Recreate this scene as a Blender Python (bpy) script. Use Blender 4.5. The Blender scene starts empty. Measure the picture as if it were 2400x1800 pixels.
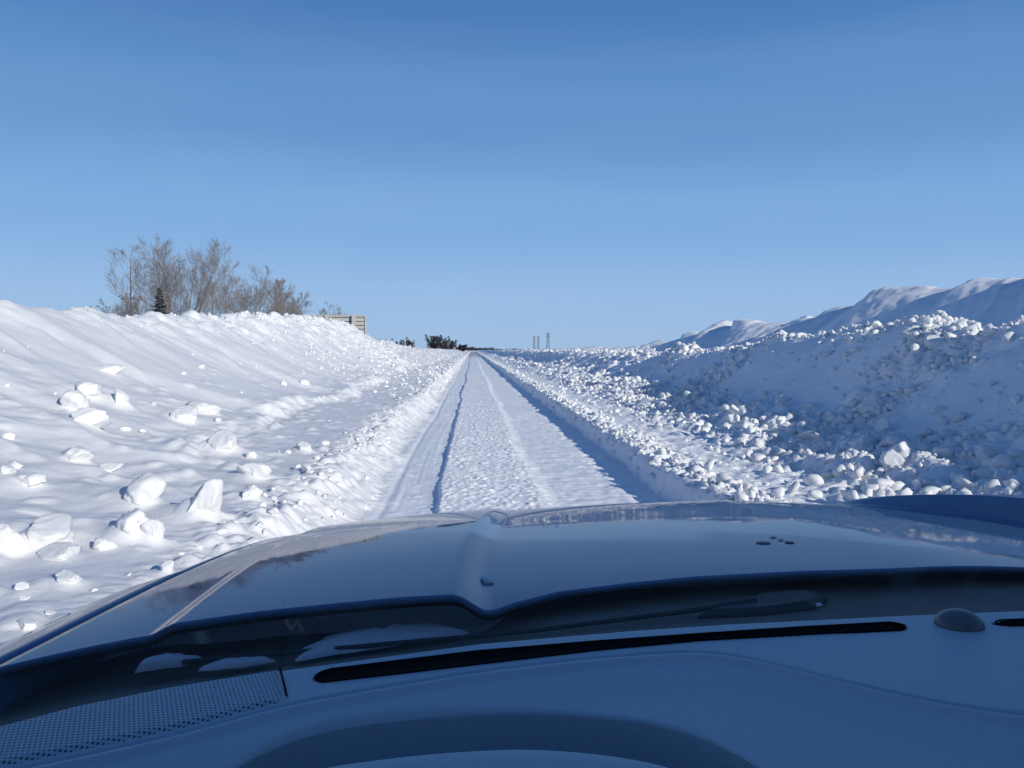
import bpy, bmesh, math, random
import numpy as np
from mathutils import Vector, Matrix, Euler, noise as mnoise

random.seed(7)
RNG = np.random.default_rng(11)
scene = bpy.context.scene
COL = scene.collection
R = math.radians

# ------------------------------------------------------------------ helpers
def tag(o, label=None, cat=None, group=None, kind=None):
    if label: o['label'] = label
    if cat: o['category'] = cat
    if group: o['group'] = group
    if kind: o['kind'] = kind
    return o

def link(name, me, mat=None, parent=None, smooth=False):
    if mat is not None:
        me.materials.append(mat)
    if smooth:
        me.polygons.foreach_set('use_smooth', np.ones(len(me.polygons), dtype=bool))
    o = bpy.data.objects.new(name, me)
    COL.objects.link(o)
    if parent is not None:
        o.parent = parent
    return o

def empty(name, loc):
    o = bpy.data.objects.new(name, None)
    COL.objects.link(o)
    o.location = loc
    o.empty_display_size = 0.1
    return o

def mesh_arrays(name, V, F):
    """V (n,3), F (m,k) with constant k."""
    V = np.asarray(V, dtype=np.float32); F = np.asarray(F, dtype=np.int32)
    me = bpy.data.meshes.new(name)
    me.vertices.add(len(V)); me.vertices.foreach_set('co', V.ravel())
    m, k = F.shape
    me.loops.add(m * k); me.loops.foreach_set('vertex_index', F.ravel())
    me.polygons.add(m)
    me.polygons.foreach_set('loop_start', np.arange(0, m * k, k, dtype=np.int32))
    me.update(calc_edges=True)
    return me

def grid_faces(nr, nc):
    i = np.arange(nr * nc).reshape(nr, nc)
    return np.stack([i[:-1, :-1], i[:-1, 1:], i[1:, 1:], i[1:, :-1]], -1).reshape(-1, 4)

def grid_mesh(name, P):
    nr, nc, _ = P.shape
    return mesh_arrays(name, P.reshape(-1, 3), grid_faces(nr, nc))

def py_mesh(name, verts, faces):
    me = bpy.data.meshes.new(name)
    me.from_pydata([tuple(v) for v in verts], [], faces)
    me.update()
    return me

def bm_mesh(name, bm):
    me = bpy.data.meshes.new(name)
    bmesh.ops.recalc_face_normals(bm, faces=bm.faces)
    bm.to_mesh(me); bm.free()
    return me

def add_box(bm, c, s, rot=None, bevel=0.0):
    r = bmesh.ops.create_cube(bm, size=1.0)
    vs = r['verts']
    M = Matrix.Translation(c) @ (rot.to_matrix().to_4x4() if rot else Matrix.Identity(4)) @ Matrix.Diagonal((s[0], s[1], s[2], 1))
    bmesh.ops.transform(bm, matrix=M, verts=vs)
    if bevel > 0:
        es = list({e for v in vs for e in v.link_edges})
        bmesh.ops.bevel(bm, geom=es, offset=bevel, segments=2, affect='EDGES', profile=0.7)

def ss(t):
    t = np.clip(t, 0, 1)
    return t * t * (3 - 2 * t)

# ------------------------------------------------------------------ numpy noise
def hsh(ix, iy, s):
    n = (ix.astype(np.int64) * 374761393 + iy.astype(np.int64) * 668265263 + s * 974634293) & 0xffffffff
    n = ((n ^ (n >> 13)) * 1274126177) & 0xffffffff
    n = ((n ^ (n >> 15)) * 2246822519) & 0xffffffff
    n = n ^ (n >> 16)
    return n.astype(np.float64) / 4294967296.0

def vn(x, y, s=0):
    x = np.asarray(x, float); y = np.asarray(y, float)
    x, y = np.broadcast_arrays(x, y)
    ix = np.floor(x); iy = np.floor(y); fx = x - ix; fy = y - iy
    fx = fx ** 3 * (fx * (fx * 6 - 15) + 10); fy = fy ** 3 * (fy * (fy * 6 - 15) + 10)
    a = hsh(ix, iy, s); b = hsh(ix + 1, iy, s); c = hsh(ix, iy + 1, s); d = hsh(ix + 1, iy + 1, s)
    return ((a * (1 - fx) + b * fx) * (1 - fy) + (c * (1 - fx) + d * fx) * fy) * 2 - 1

def fbm(x, y, s=0, o=4, g=0.5):
    t = 0; a = 1; n = 0
    for k in range(o):
        t = t + a * vn(x * 2 ** k + 17.3 * k, y * 2 ** k - 9.1 * k, s + k); n += a; a *= g
    return t / n

def ridged(x, y, s=0, o=3):
    t = 0; a = 1; n = 0
    for k in range(o):
        t = t + a * (1 - np.abs(vn(x * 2 ** k + 3.7 * k, y * 2 ** k, s + k))) ** 2; n += a; a *= 0.5
    return t / n

def lumps(x, y, s=0, fill=0.75):
    """union of half spheres of random size, one per unit cell; height in cell units"""
    ix = np.floor(x); iy = np.floor(y)
    h = np.zeros(np.broadcast(x, y).shape)
    for dx in (-1, 0, 1):
        for dy in (-1, 0, 1):
            cx = ix + dx; cy = iy + dy
            px = cx + hsh(cx, cy, s); py = cy + hsh(cx, cy, s + 1)
            q = hsh(cx, cy, s + 2)
            r = np.where(q < fill, 0.25 + 0.45 * q / fill, 0.02)
            asp = 0.7 + 0.6 * hsh(cx, cy, s + 3)
            d2 = ((x - px) * asp) ** 2 + ((y - py) / asp) ** 2
            h = np.maximum(h, np.sqrt(np.maximum(0, r * r - d2)) * (0.6 + 0.6 * hsh(cx, cy, s + 4)))
    return h

# ------------------------------------------------------------------ materials
def new_mat(name):
    m = bpy.data.materials.new(name); m.use_nodes = True
    nt = m.node_tree
    return m, nt, nt.nodes['Principled BSDF']

def snow_mat(name, base=(0.775, 0.78, 0.79), bump_scale=18, bump=0.5, dist=0.03, dirt=0.0, fine=140):
    m, nt, b = new_mat(name)
    N = nt.nodes.new; L = nt.links.new
    tc = N('ShaderNodeTexCoord')
    n1 = N('ShaderNodeTexNoise'); n1.inputs['Scale'].default_value = bump_scale; n1.inputs['Detail'].default_value = 6
    n1.inputs['Roughness'].default_value = 0.65
    L(tc.outputs['Object'], n1.inputs['Vector'])
    n2 = N('ShaderNodeTexNoise'); n2.inputs['Scale'].default_value = fine; n2.inputs['Detail'].default_value = 2
    L(tc.outputs['Object'], n2.inputs['Vector'])
    mx = N('ShaderNodeMath'); mx.operation = 'MULTIPLY_ADD'; mx.inputs[1].default_value = 0.25
    L(n2.outputs['Fac'], mx.inputs[0]); L(n1.outputs['Fac'], mx.inputs[2])
    bp = N('ShaderNodeBump'); bp.inputs['Strength'].default_value = bump; bp.inputs['Distance'].default_value = dist
    L(mx.outputs[0], bp.inputs['Height']); L(bp.outputs['Normal'], b.inputs['Normal'])
    b.inputs['Roughness'].default_value = 0.65
    b.inputs['Specular IOR Level'].default_value = 0.25
    # soft variation of packed and loose snow
    n3 = N('ShaderNodeTexNoise'); n3.inputs['Scale'].default_value = 1.3; n3.inputs['Detail'].default_value = 5
    L(tc.outputs['Object'], n3.inputs['Vector'])
    mr = N('ShaderNodeMapRange'); mr.inputs['From Min'].default_value = 0.3; mr.inputs['From Max'].default_value = 0.7
    L(n3.outputs['Fac'], mr.inputs['Value'])
    mc = N('ShaderNodeMix'); mc.data_type = 'RGBA'
    L(mr.outputs['Result'], mc.inputs['Factor'])
    k = 0.94
    mc.inputs['A'].default_value = (base[0] * k, base[1] * k, base[2] * k, 1)
    mc.inputs['B'].default_value = (*base, 1)
    out = mc.outputs['Result']
    if dirt > 0:
        n4 = N('ShaderNodeTexNoise'); n4.inputs['Scale'].default_value = 7; n4.inputs['Detail'].default_value = 8
        n4.inputs['Roughness'].default_value = 0.75
        L(tc.outputs['Object'], n4.inputs['Vector'])
        r4 = N('ShaderNodeMapRange'); r4.inputs['From Min'].default_value = 0.63; r4.inputs['From Max'].default_value = 0.78
        r4.inputs['To Max'].default_value = dirt
        L(n4.outputs['Fac'], r4.inputs['Value'])
        m4 = N('ShaderNodeMix'); m4.data_type = 'RGBA'; m4.inputs['B'].default_value = (0.33, 0.30, 0.26, 1)
        L(r4.outputs['Result'], m4.inputs['Factor']); L(out, m4.inputs['A'])
        out = m4.outputs['Result']
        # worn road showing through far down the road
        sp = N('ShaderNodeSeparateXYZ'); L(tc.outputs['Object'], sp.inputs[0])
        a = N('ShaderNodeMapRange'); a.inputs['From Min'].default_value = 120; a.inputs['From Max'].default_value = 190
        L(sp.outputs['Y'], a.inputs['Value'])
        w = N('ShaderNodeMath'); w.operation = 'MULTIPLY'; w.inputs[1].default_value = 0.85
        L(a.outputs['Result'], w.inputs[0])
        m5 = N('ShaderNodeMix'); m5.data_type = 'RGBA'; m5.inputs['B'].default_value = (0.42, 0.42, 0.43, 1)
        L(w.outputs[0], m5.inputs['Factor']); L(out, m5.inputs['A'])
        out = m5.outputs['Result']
    L(out, b.inputs['Base Color'])
    return m

M_SNOW = snow_mat('snow_drifted', bump_scale=9, bump=0.35, dist=0.03)
M_SNOWR = snow_mat('snow_rubble', base=(0.88, 0.89, 0.905), bump_scale=22, bump=0.6, dist=0.03)
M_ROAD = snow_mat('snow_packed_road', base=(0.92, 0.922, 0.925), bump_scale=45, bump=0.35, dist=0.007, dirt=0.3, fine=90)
M_DRIFT = snow_mat('snow_drift', base=(0.90, 0.905, 0.91), bump_scale=9, bump=0.3, dist=0.03)
M_CHUNK = snow_mat('snow_chunk', base=(0.75, 0.755, 0.76), bump_scale=5, bump=0.15, dist=0.02, fine=30)

def bark_mat(name, a, b_, scale=6):
    m, nt, b = new_mat(name)
    N = nt.nodes.new; L = nt.links.new
    tc = N('ShaderNodeTexCoord'); n = N('ShaderNodeTexNoise'); n.inputs['Scale'].default_value = scale; n.inputs['Detail'].default_value = 5
    L(tc.outputs['Object'], n.inputs['Vector'])
    mx = N('ShaderNodeMix'); mx.data_type = 'RGBA'
    mx.inputs['A'].default_value = (*a, 1); mx.inputs['B'].default_value = (*b_, 1)
    L(n.outputs['Fac'], mx.inputs['Factor']); L(mx.outputs['Result'], b.inputs['Base Color'])
    b.inputs['Roughness'].default_value = 0.9; b.inputs['Specular IOR Level'].default_value = 0.1
    return m

M_BARK = bark_mat('bark_grey', (0.12, 0.105, 0.095), (0.22, 0.20, 0.18))
M_TWIG = bark_mat('twig_grey_brown', (0.20, 0.18, 0.165), (0.31, 0.28, 0.26))
M_TWIGB = bark_mat('twig_brown', (0.19, 0.165, 0.145), (0.29, 0.255, 0.22))
M_DARKTWIG = bark_mat('twig_dark', (0.035, 0.028, 0.028), (0.075, 0.06, 0.055))
M_SPRUCE = bark_mat('spruce_needles', (0.012, 0.02, 0.012), (0.03, 0.045, 0.025))
M_WOOD = bark_mat('far_wood', (0.025, 0.028, 0.03), (0.05, 0.05, 0.05), 0.4)
M_LEAF = bark_mat('dry_leaf', (0.05, 0.035, 0.03), (0.09, 0.06, 0.05))

def plain(name, col, rough=0.5, metal=0.0, spec=0.5, coat=0.0, var=0.12, scale=40, bump=0.0, bscale=600):
    m, nt, b = new_mat(name)
    N = nt.nodes.new; L = nt.links.new
    tc = N('ShaderNodeTexCoord'); n = N('ShaderNodeTexNoise'); n.inputs['Scale'].default_value = scale; n.inputs['Detail'].default_value = 4
    L(tc.outputs['Object'], n.inputs['Vector'])
    mx = N('ShaderNodeMix'); mx.data_type = 'RGBA'
    mx.inputs['A'].default_value = (*[c * (1 - var) for c in col], 1); mx.inputs['B'].default_value = (*[c * (1 + var) for c in col], 1)
    L(n.outputs['Fac'], mx.inputs['Factor']); L(mx.outputs['Result'], b.inputs['Base Color'])
    b.inputs['Roughness'].default_value = rough; b.inputs['Metallic'].default_value = metal
    b.inputs['Specular IOR Level'].default_value = spec
    b.inputs['Coat Weight'].default_value = coat; b.inputs['Coat Roughness'].default_value = 0.02
    if bump > 0:
        n2 = N('ShaderNodeTexNoise'); n2.inputs['Scale'].default_value = bscale; n2.inputs['Detail'].default_value = 2
        L(tc.outputs['Object'], n2.inputs['Vector'])
        bp = N('ShaderNodeBump'); bp.inputs['Strength'].default_value = bump; bp.inputs['Distance'].default_value = 0.001
        L(n2.outputs['Fac'], bp.inputs['Height']); L(bp.outputs['Normal'], b.inputs['Normal'])
    return m

# ------------------------------------------------------------------ terrain
def rows(r0):
    a = np.linspace(-9, 2, 26)[:-1]
    b = np.geomspace(2, 45, int(math.log(22.5) / math.log(1 + r0)))
    c = np.geomspace(45, 600, 430)[1:]
    return np.concatenate([a, b, c])
YS = rows(0.0031)
YS_ROAD = rows(0.0018)

Y_L = [0, 8, 11.7, 17, 23, 30, 37, 45, 54, 80, 120, 170, 600]
Z_L = [1.75, 1.88, 1.98, 2.12, 2.30, 2.64, 2.86, 2.70, 2.06, 1.62, 1.48, 1.38, 1.1]
Y_R = [0, 9, 12, 14, 19, 25, 33, 45, 66, 150, 600]
Z_R = [1.74, 1.74, 1.82, 1.84, 1.58, 1.34, 1.24, 1.26, 1.30, 1.25, 1.0]
Y_D = [0, 12, 15.5, 16.3, 18, 22, 23.4, 24.6, 25.5, 28, 37.4, 38.6, 42, 50, 60, 75, 100, 140, 600]
Z_D = [3.28, 3.28, 3.22, 3.0, 3.08, 3.30, 3.36, 2.80, 2.68, 2.62, 2.66, 2.35, 2.15, 1.75, 1.45, 1.6, 1.62, 1.35, 0.9]

def crest_noise(y, s):
    return 0.07 * fbm(y / 1.7, y * 0 + 3.1, s, 4) + 0.05 * ridged(y / 0.9, y * 0 + 8.3, s + 9, 2)

BUMPS = []
def H_left(x, y):
    X = -x
    yb = np.broadcast_to(y, np.broadcast(x, y).shape)
    zl = np.interp(yb, Y_L, Z_L) + crest_noise(yb, 5) * 1.4
    wob = 0.12 * fbm(yb / 1.3, yb * 0, 21, 3)
    z = 0.29 * ss((X - 0.93 - wob) / 0.5) + 0.20 * np.clip((X - 1.5) / 2.6, 0, 1)
    xe = 2.75 + 0.45 * fbm(yb / 3.5, yb * 0 + 1.7, 31, 3) + 0.25 * np.abs(vn(yb / 0.8, yb * 0, 33))
    stepf = ss((yb - 6.8) / 1.6) * (1 - 0.5 * ss((yb - 22) / 12))
    z = z + 0.17 * stepf * ss((X - xe) / 0.35) * (0.45 + 0.55 * ss((fbm(yb / 2.4, yb * 0, 35, 2) + 0.25) / 0.4)) + 0.12 * (1 - stepf) * ss((X - 2.2) / 2.2)
    f = np.interp(yb, [0, 20, 40, 80, 200], [3.1, 3.1, 2.8, 2.6, 2.5])
    c = np.interp(yb, [0, 20, 60, 120, 600], [7.0, 7.0, 6.8, 6.2, 5.5]) + 0.45 * fbm(yb / 4, yb * 0, 41, 3)
    t = np.clip((X - f) / (c - f), 0, 1)
    rise = 0.75 * t ** 1.7 + 0.25 * t * t * (3 - 2 * t)
    z = z + (zl - 0.62) * rise
    back = np.clip(X - c, 0, None)
    z = z - (zl - 0.7) * (1 - np.exp(-back / 4.0)) * ss(back / 1.0)
    # wind ridges that run down the slope, smooth on the upwind side
    wx, wy = x * 0.86 - yb * 0.5, x * 0.5 + yb * 0.86
    wx = wx + 0.35 * fbm(wx * 0.6, wy * 0.6, 58, 3)
    slopew = ss((X - 2.3) / 2.0)
    near = 1 - 0.55 * ss((yb - 14) / 25)
    rd = ridged(wy / 1.7, wx / 5.5, 61, 2)
    saw = (wy / 0.95 + 0.6 * fbm(wx / 3.0, wy / 3.0, 67, 2)) % 1.0
    sawm = ss((fbm(wx / 2.2, wy / 1.1, 69, 3) - 0.02) / 0.35)
    z = z + slopew * near * (0.10 * (rd - 0.45) + 0.09 * sawm * (saw ** 2 * (1 - ss((saw - 0.80) / 0.20)) - 0.2))
    z = z + 0.05 * slopew * fbm(wx / 2.5, wy / 0.8, 71, 4)
    z = z + 0.005 * fbm(wx / 1.2, wy / 0.12, 75, 3) * slopew
    for bx, by, bw, bh in BUMPS:
        s_ = -(x - bx) * 0.88 + (yb - by) * 0.47; c_ = (x - bx) * 0.47 + (yb - by) * 0.88
        z = z + bh * np.exp(-(c_ / bw) ** 2) * np.where(s_ > 0, np.exp(-(s_ / (2.6 * bw)) ** 2), np.exp(-(s_ / (0.75 * bw)) ** 2))
    # drift lumps in the near field
    nf = (1 - ss((yb - 8.5) / 4)) * ss((X - 1.7) / 0.8) * (1 - ss((X - 5.2) / 1.5))
    z = z + nf * (0.10 * ridged(wy / 0.85, wx / 1.7, 83, 2) - 0.04 + 0.04 * fbm(x / 0.5, yb / 0.5, 88, 3))
    # chunky debris farther down the road, at the crest and on the berm
    crestw = np.exp(-((X - c) / 0.8) ** 2)
    far = ss((yb - 17) / 22)
    deb = far * ss((X - 1.4) / 0.8) * (0.35 + 0.65 * ss((fbm(x / 2, yb / 4, 92, 3) + 0.25) / 0.4)) + 0.9 * crestw * ss((yb - 9) / 12)
    deb = np.clip(deb, 0, 1)
    z = z + deb * (0.22 * lumps(x / 0.42, yb / 0.5, 101, 0.7) + 0.08 * lumps(x / 0.17, yb / 0.2, 107, 0.6))
    stepw = stepf * np.exp(-((X - xe - 0.15) / 0.22) ** 2)
    bermw = np.exp(-((X - 1.35 - wob) / 0.36) ** 2)
    z = z + bermw * (0.085 * lumps(x / 0.16, yb / 0.17, 111, 0.75) + 0.05 * lumps(x / 0.075, yb / 0.08, 117, 0.7) + 0.10 * fbm(x / 0.6, yb / 0.9, 118, 3))
    z = z + stepw * (0.07 * lumps(x / 0.22, yb / 0.26, 121, 0.7) + 0.05 * fbm(x / 0.1, yb / 0.4, 123, 3))
    fld = ss((X - 1.2) / 0.4) * (1 - ss((X - 4.2) / 1.2))
    z = z + fld * 0.04 * lumps(x / 0.15, yb / 0.2, 125, 0.16)
    return z

def H_right(x, y):
    yb = np.broadcast_to(y, np.broadcast(x, y).shape)
    zr = np.interp(yb, Y_R, Z_R) + 1.6 * crest_noise(yb, 15)
    wob = 0.10 * fbm(yb / 1.6, yb * 0, 131, 3) + 0.10 * fbm(yb / 9, yb * 0, 132, 2)
    e = 1.86 + wob
    z = 0.20 * ss((x - e) / 0.15) - 0.04 * ss((x - e - 0.35) / 0.6) + 0.27 * ss((x - 3.0) / 2.2)
    f = 4.6 + 0.3 * fbm(yb / 3, yb * 0, 135, 3)
    c = 7.2 + 0.5 * fbm(yb / 5, yb * 0, 141, 3) - 0.8 * ss((yb - 40) / 60)
    t = np.clip((x - f) / (c - f), 0, 1)
    z = z + (zr - 0.44) * (0.2 * t + 0.8 * ss((t - 0.08) / 0.86))
    zd = np.interp(yb, Y_D, Z_D)
    back = np.clip(x - c, 0, None)
    z = z - 0.22 * ss(back / 0.7)
    # tall drift behind the bank, with oblique wind cut steps
    yo = yb - (x - 12) * 1.1 + 0.8 * fbm(x / 3, yb / 5, 151, 3)
    zdo = np.interp(yo, Y_D, Z_D)
    d0, d1 = 8.2, 12.0 + 0.6 * fbm(yb / 6, yb * 0, 155, 3)
    td = np.clip((x - d0) / (d1 - d0), 0, 1)
    near = 1 - ss((yb - 55) / 40)
    rise = 0.25 * td + 0.75 * ss(td)
    zt = np.where(x > d0, (zdo - (zr - 0.22)) * rise, 0)
    z = z + zt
    plate = np.clip(x - d1, 0, None)
    z = z - 0.06 * plate * near - 0.015 * plate
    sx, sy = x * 0.62 + yb * 0.78, -x * 0.78 + yb * 0.62
    dw = ss((x - 8.2) / 1.5)
    saw = (sy / 2.3 + 0.5 * fbm(sx / 5, sy / 4, 161, 2)) % 1.0
    z = z + dw * (0.26 * near * ss((yb - 12) / 12) + 0.10) * (ss(saw / 0.93) * (1 - ss((saw - 0.93) / 0.07)) - 0.4) * ss((fbm(sx / 5, sy / 2.0, 163, 2) + 0.35) / 0.4)
    z = z + dw * 0.06 * (ridged(sx / 3.2, sy / 0.55, 165, 3) - 0.5) + dw * 0.03 * fbm(x / 0.3, yb / 0.4, 166, 3) + dw * 0.10 * fbm(x / 2.5, yb / 6, 167, 3)
    # rubble thrown up by the plough
    smoothp = ss((fbm(x / 1.6, yb / 2.6, 171, 3) + 0.10) / 0.22) * ss((x - 4.6) / 0.8)
    bank = ss((x - 2.9 - 0.3 * fbm(yb / 1.5, yb * 0, 173, 2)) / 0.9) * (1 - ss((x - c - 0.6) / 0.9)) * (1 - 0.85 * smoothp)
    z = z + bank * (0.20 * lumps(x / 0.50, yb / 0.55, 175, 0.45) * ss((x - 3.0) / 1.2) + 0.13 * lumps(x / 0.24, yb / 0.27, 181, 0.55) + 0.07 * lumps(x / 0.11, yb / 0.12, 187, 0.6))
    z = z + bank * 0.10 * fbm(x / 0.8, yb / 1.2, 188, 3)
    wr = np.exp(-((x - e - 0.30) / 0.22) ** 2)
    z = z + wr * (0.10 * lumps(x / 0.17, yb / 0.18, 191, 0.7) + 0.05 * lumps(x / 0.08, yb / 0.085, 194, 0.7))
    shelf = ss((x - e - 0.15) / 0.2) * (1 - ss((x - 3.6) / 1.0))
    z = z + shelf * (0.035 * lumps(x / 0.085, yb / 0.09, 197, 0.6) + 0.05 * lumps(x / 0.2, yb / 0.2, 199, 0.3))
    face = ss((x - e + 0.05) / 0.05) * (1 - ss((x - e - 0.2) / 0.08))
    z = z + face * 0.02 * fbm(x / 0.05, yb / 0.12, 198, 3)
    return z

def H_road(x, y):
    yb = np.broadcast_to(y, np.broadcast(x, y).shape)
    x = x - 0.09 * fbm(yb / 9.0, yb * 0 + 4.4, 240, 3) * ss((yb - 6) / 6)
    el = -0.33 + 0.05 * fbm(yb / 2.2, yb * 0, 201, 3) + 0.12 * np.exp(-((yb - 62) / 9) ** 2) + 0.02 * fbm(yb / 0.25, yb * 0, 203, 2)
    er = 0.70 + 0.05 * fbm(yb / 1.5, yb * 0, 205, 3)
    mid = ss((x - el) / 0.03) * (1 - ss((x - er + 0.08) / 0.2))
    hm = 0.036 + 0.016 * fbm(yb / 1.1, yb * 0, 207, 3)
    z = mid * (hm + 0.019 * lumps(x / 0.046, yb / 0.05, 211, 0.75) + 0.018 * lumps(x / 0.07, yb / 0.075, 214, 0.25) + 0.008 * fbm(x / 0.4, yb / 0.6, 217, 3))
    lt = (1 - ss((x - el + 0.02) / 0.04))
    z = z + lt * (0.005 * fbm((x + 0.02 * fbm(yb / 1.5, yb * 0, 222, 2)) / 0.05, yb / 2.5, 221, 3) + 0.008 * fbm(x / 0.25, yb / 0.4, 224, 3) - 0.012 * np.exp(-((x + 0.82) / 0.04) ** 2) + 0.015 * lumps(x / 0.09, yb / 0.1, 226, 0.15))
    rt = ss((x - er) / 0.1)
    z = z + rt * (0.009 * fbm(x / 0.32 + yb * 0.7, yb / 0.085, 231, 4) + 0.007 * fbm(x / 0.1, yb / 0.15, 233, 3) + 0.009 * ridged(x / 0.5 + yb * 0.4, yb / 0.22, 236, 2) - 0.02 * ss((x - 1.5) / 0.2))
    edge = ss((x - 1.2) / 0.5)
    z = z + edge * 0.03 * lumps(x / 0.10, yb / 0.11, 238, 0.18)
    return z

def H(x, y):
    x = np.asarray(x, float); y = np.asarray(y, float)
    x, y = np.broadcast_arrays(x, y)
    wl = ss((-0.80 - x) / 0.2); wr = ss((x - 1.60) / 0.2)
    z = np.zeros(x.shape)
    ml, mr, mm = wl > 0, wr > 0, (wl < 1) & (wr < 1)
    if ml.any(): z[ml] += wl[ml] * H_left(x[ml], y[ml])
    if mr.any(): z[mr] += wr[mr] * H_right(x[mr], y[mr])
    if mm.any(): z[mm] += (1 - wl[mm] - wr[mm]) * H_road(x[mm], y[mm])
    return z

def hit(px, py):
    """where the sight line of the photograph meets the snow"""
    a, b = (px - 1106) / 1703.0, (829.5 - py) / 1703.0
    yw, pt = R(2.891), R(2.502)
    fw = Vector((math.sin(yw) * math.cos(pt), math.cos(yw) * math.cos(pt), -math.sin(pt)))
    rt = Vector((math.cos(yw), -math.sin(yw), 0)); up = rt.cross(fw)
    d = fw + a * rt + b * up
    t = np.geomspace(1.5, 60, 1500)
    zz = 1.45 + d.z * t - H(d.x * t, d.y * t)
    i = int(np.argmax(zz < 0))
    return d.x * t[i], d.y * t[i], t[i]

GRP = 'small snow blocks on the left field'
GL = 'small rounded snow block half buried in the smooth left field'
LEFT_BIG = [
    (186, 842, 58, 40, 'd', 0, 0.3, 'rounded snow mound at the back of the cluster of three on the left slope'),
    (160, 868, 58, 46, 'd', 1, 1.4, 'rounded snow mound in the middle of the cluster of three on the left slope'),
    (182, 905, 84, 44, 'a', 2, 0.5, 'pointed wedge of snow at the front of the cluster of three on the left slope'),
    (262, 858, 44, 48, 'a', 1, 2.2, 'upright snow block standing alone right of the cluster of three mounds'),
    (392, 892, 62, 36, 'd', 2, 0.0, 'domed snow mound with a dark hollow at its left end, left of its twin'),
    (438, 880, 58, 28, 'd', 3, 0.6, 'smooth domed snow mound close behind the mound with the dark hollow'),
    (160, 985, 66, 36, 'd', 1, 2.6, 'overlapping smooth snow mound on the near left field'),
    (66, 1036, 62, 30, 'd', 0, 0.9, 'low oval snow mound near the left edge of the view'),
    (442, 1078, 74, 96, 'a', 4, 1.0, 'biggest upright snow block with a dark gap on its left side'),
    (312, 1058, 84, 66, 'a', 0, 2.0, 'broad angular snow block left of the biggest upright block'),
    (662, 966, 36, 30, 'a', 3, 0.2, 'small snow block with a dark spot on its left, near the road berm'),
    (488, 958, 66, 54, 'a', 5, 0.4, 'snow slab broken off the edge of the low step in the left field'),
    (548, 1018, 66, 42, 'a', 6, 1.1, 'ragged heap of snow below the low step on the left'),
    (545, 1064, 44, 34, 'a', 2, 2.4, 'squat rough snow block close to the road berm'),
    (288, 1140, 78, 74, 'a', 1, 0.1, 'faceted snow block with a sharp top just beyond the left fender'),
    (330, 1150, 44, 54, 'a', 6, 1.3, 'rough snow block leaning on the faceted block beyond the left fender'),
    (153, 1248, 58, 38, 'a', 3, 0.0, 'square rough snow block lying nearest the car on the left'),
    (95, 1145, 110, 62, 'd', 2, 0.4, 'long smooth snow mound with an overhanging edge near the left margin'),
    (130, 1195, 84, 36, 'a', 5, 0.3, 'jagged snow ridge fragment below the long smooth mound'),
    (25, 1170, 60, 70, 'd', 3, 0.2, 'steep snow mound cut by the left edge of the view'),
]
LEFT_BIG = [(hit(q[0], q[1] + q[3] * 0.4), q) for q in LEFT_BIG]
for (X, Y, t), q in LEFT_BIG:
    BUMPS.append((X, Y, 0.5 * q[2] * t / 1703, 0.42 * q[3] * t / 1703))
def terrain(name, xs, mat, label, ys=None):
    X, Y = np.meshgrid(xs, YS if ys is None else ys)
    P = np.stack([X, Y, H(X, Y)], -1)
    o = link(name, grid_mesh(name, P), mat, smooth=True)
    return tag(o, label, 'snow', kind='structure')

def xs(*segs):
    out = []
    for a, b, d in segs:
        n = max(2, int(round((b - a) / d)) + 1)
        v = np.linspace(a, b, n)
        out.append(v if not out else v[1:])
    return np.concatenate(out)

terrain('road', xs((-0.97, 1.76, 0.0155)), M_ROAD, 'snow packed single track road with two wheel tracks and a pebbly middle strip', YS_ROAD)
terrain('snow_bank', xs((-16, -8, 0.35), (-8, -3.2, 0.05), (-3.2, -0.93, 0.03)), M_SNOW, 'long smooth wind drifted snow bank on the sunlit left side of the road')
terrain('snow_bank', xs((1.72, 2.5, 0.022), (2.5, 8.4, 0.034)), M_SNOWR, 'rough ploughed snow bank in blue shadow on the right side of the road')
terrain('snow_drift', xs((8.4, 13.5, 0.06), (13.5, 34, 0.4)), M_DRIFT, 'tall smooth snow drift with wind cut ridges behind the right bank')

# the open country, one sheet to the horizon
def ground_sheet():
    rr = np.concatenate([[0.5], np.geomspace(4, 9000, 130)])
    aa = np.linspace(0, 2 * math.pi, 181)
    Rr, A = np.meshgrid(rr, aa, indexing='ij')
    X = Rr * np.sin(A); Y = Rr * np.cos(A)
    f = 0.75 + 0.25 * fbm(X / 40, Y / 60, 301, 3) + np.where(X > 0, 0.25, 0.0) * ss((Rr - 20) / 60)
    f = f * (1 - ss((Rr - 500) / 900)) + 0.2 * ss((Rr - 500) / 900)
    inside = np.maximum(1 - ss((-X - 11) / 4) if False else 0, 0)
    cor = (1 - ss((-X - 10.5) / 4)) * (X <= 0) + (1 - ss((X - 24) / 7)) * (X > 0)
    cor = cor * (1 - ss((Y - 420) / 130)) * (1 - ss((-Y - 9) / 3))
    Z = f * (1 - cor) - 0.7 * cor
    o = link('ground', grid_mesh('ground', np.stack([X, Y, Z], -1)), M_SNOW, smooth=True)
    return tag(o, 'flat snow covered open fields reaching the horizon', 'field', kind='structure')
ground_sheet()

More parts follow.
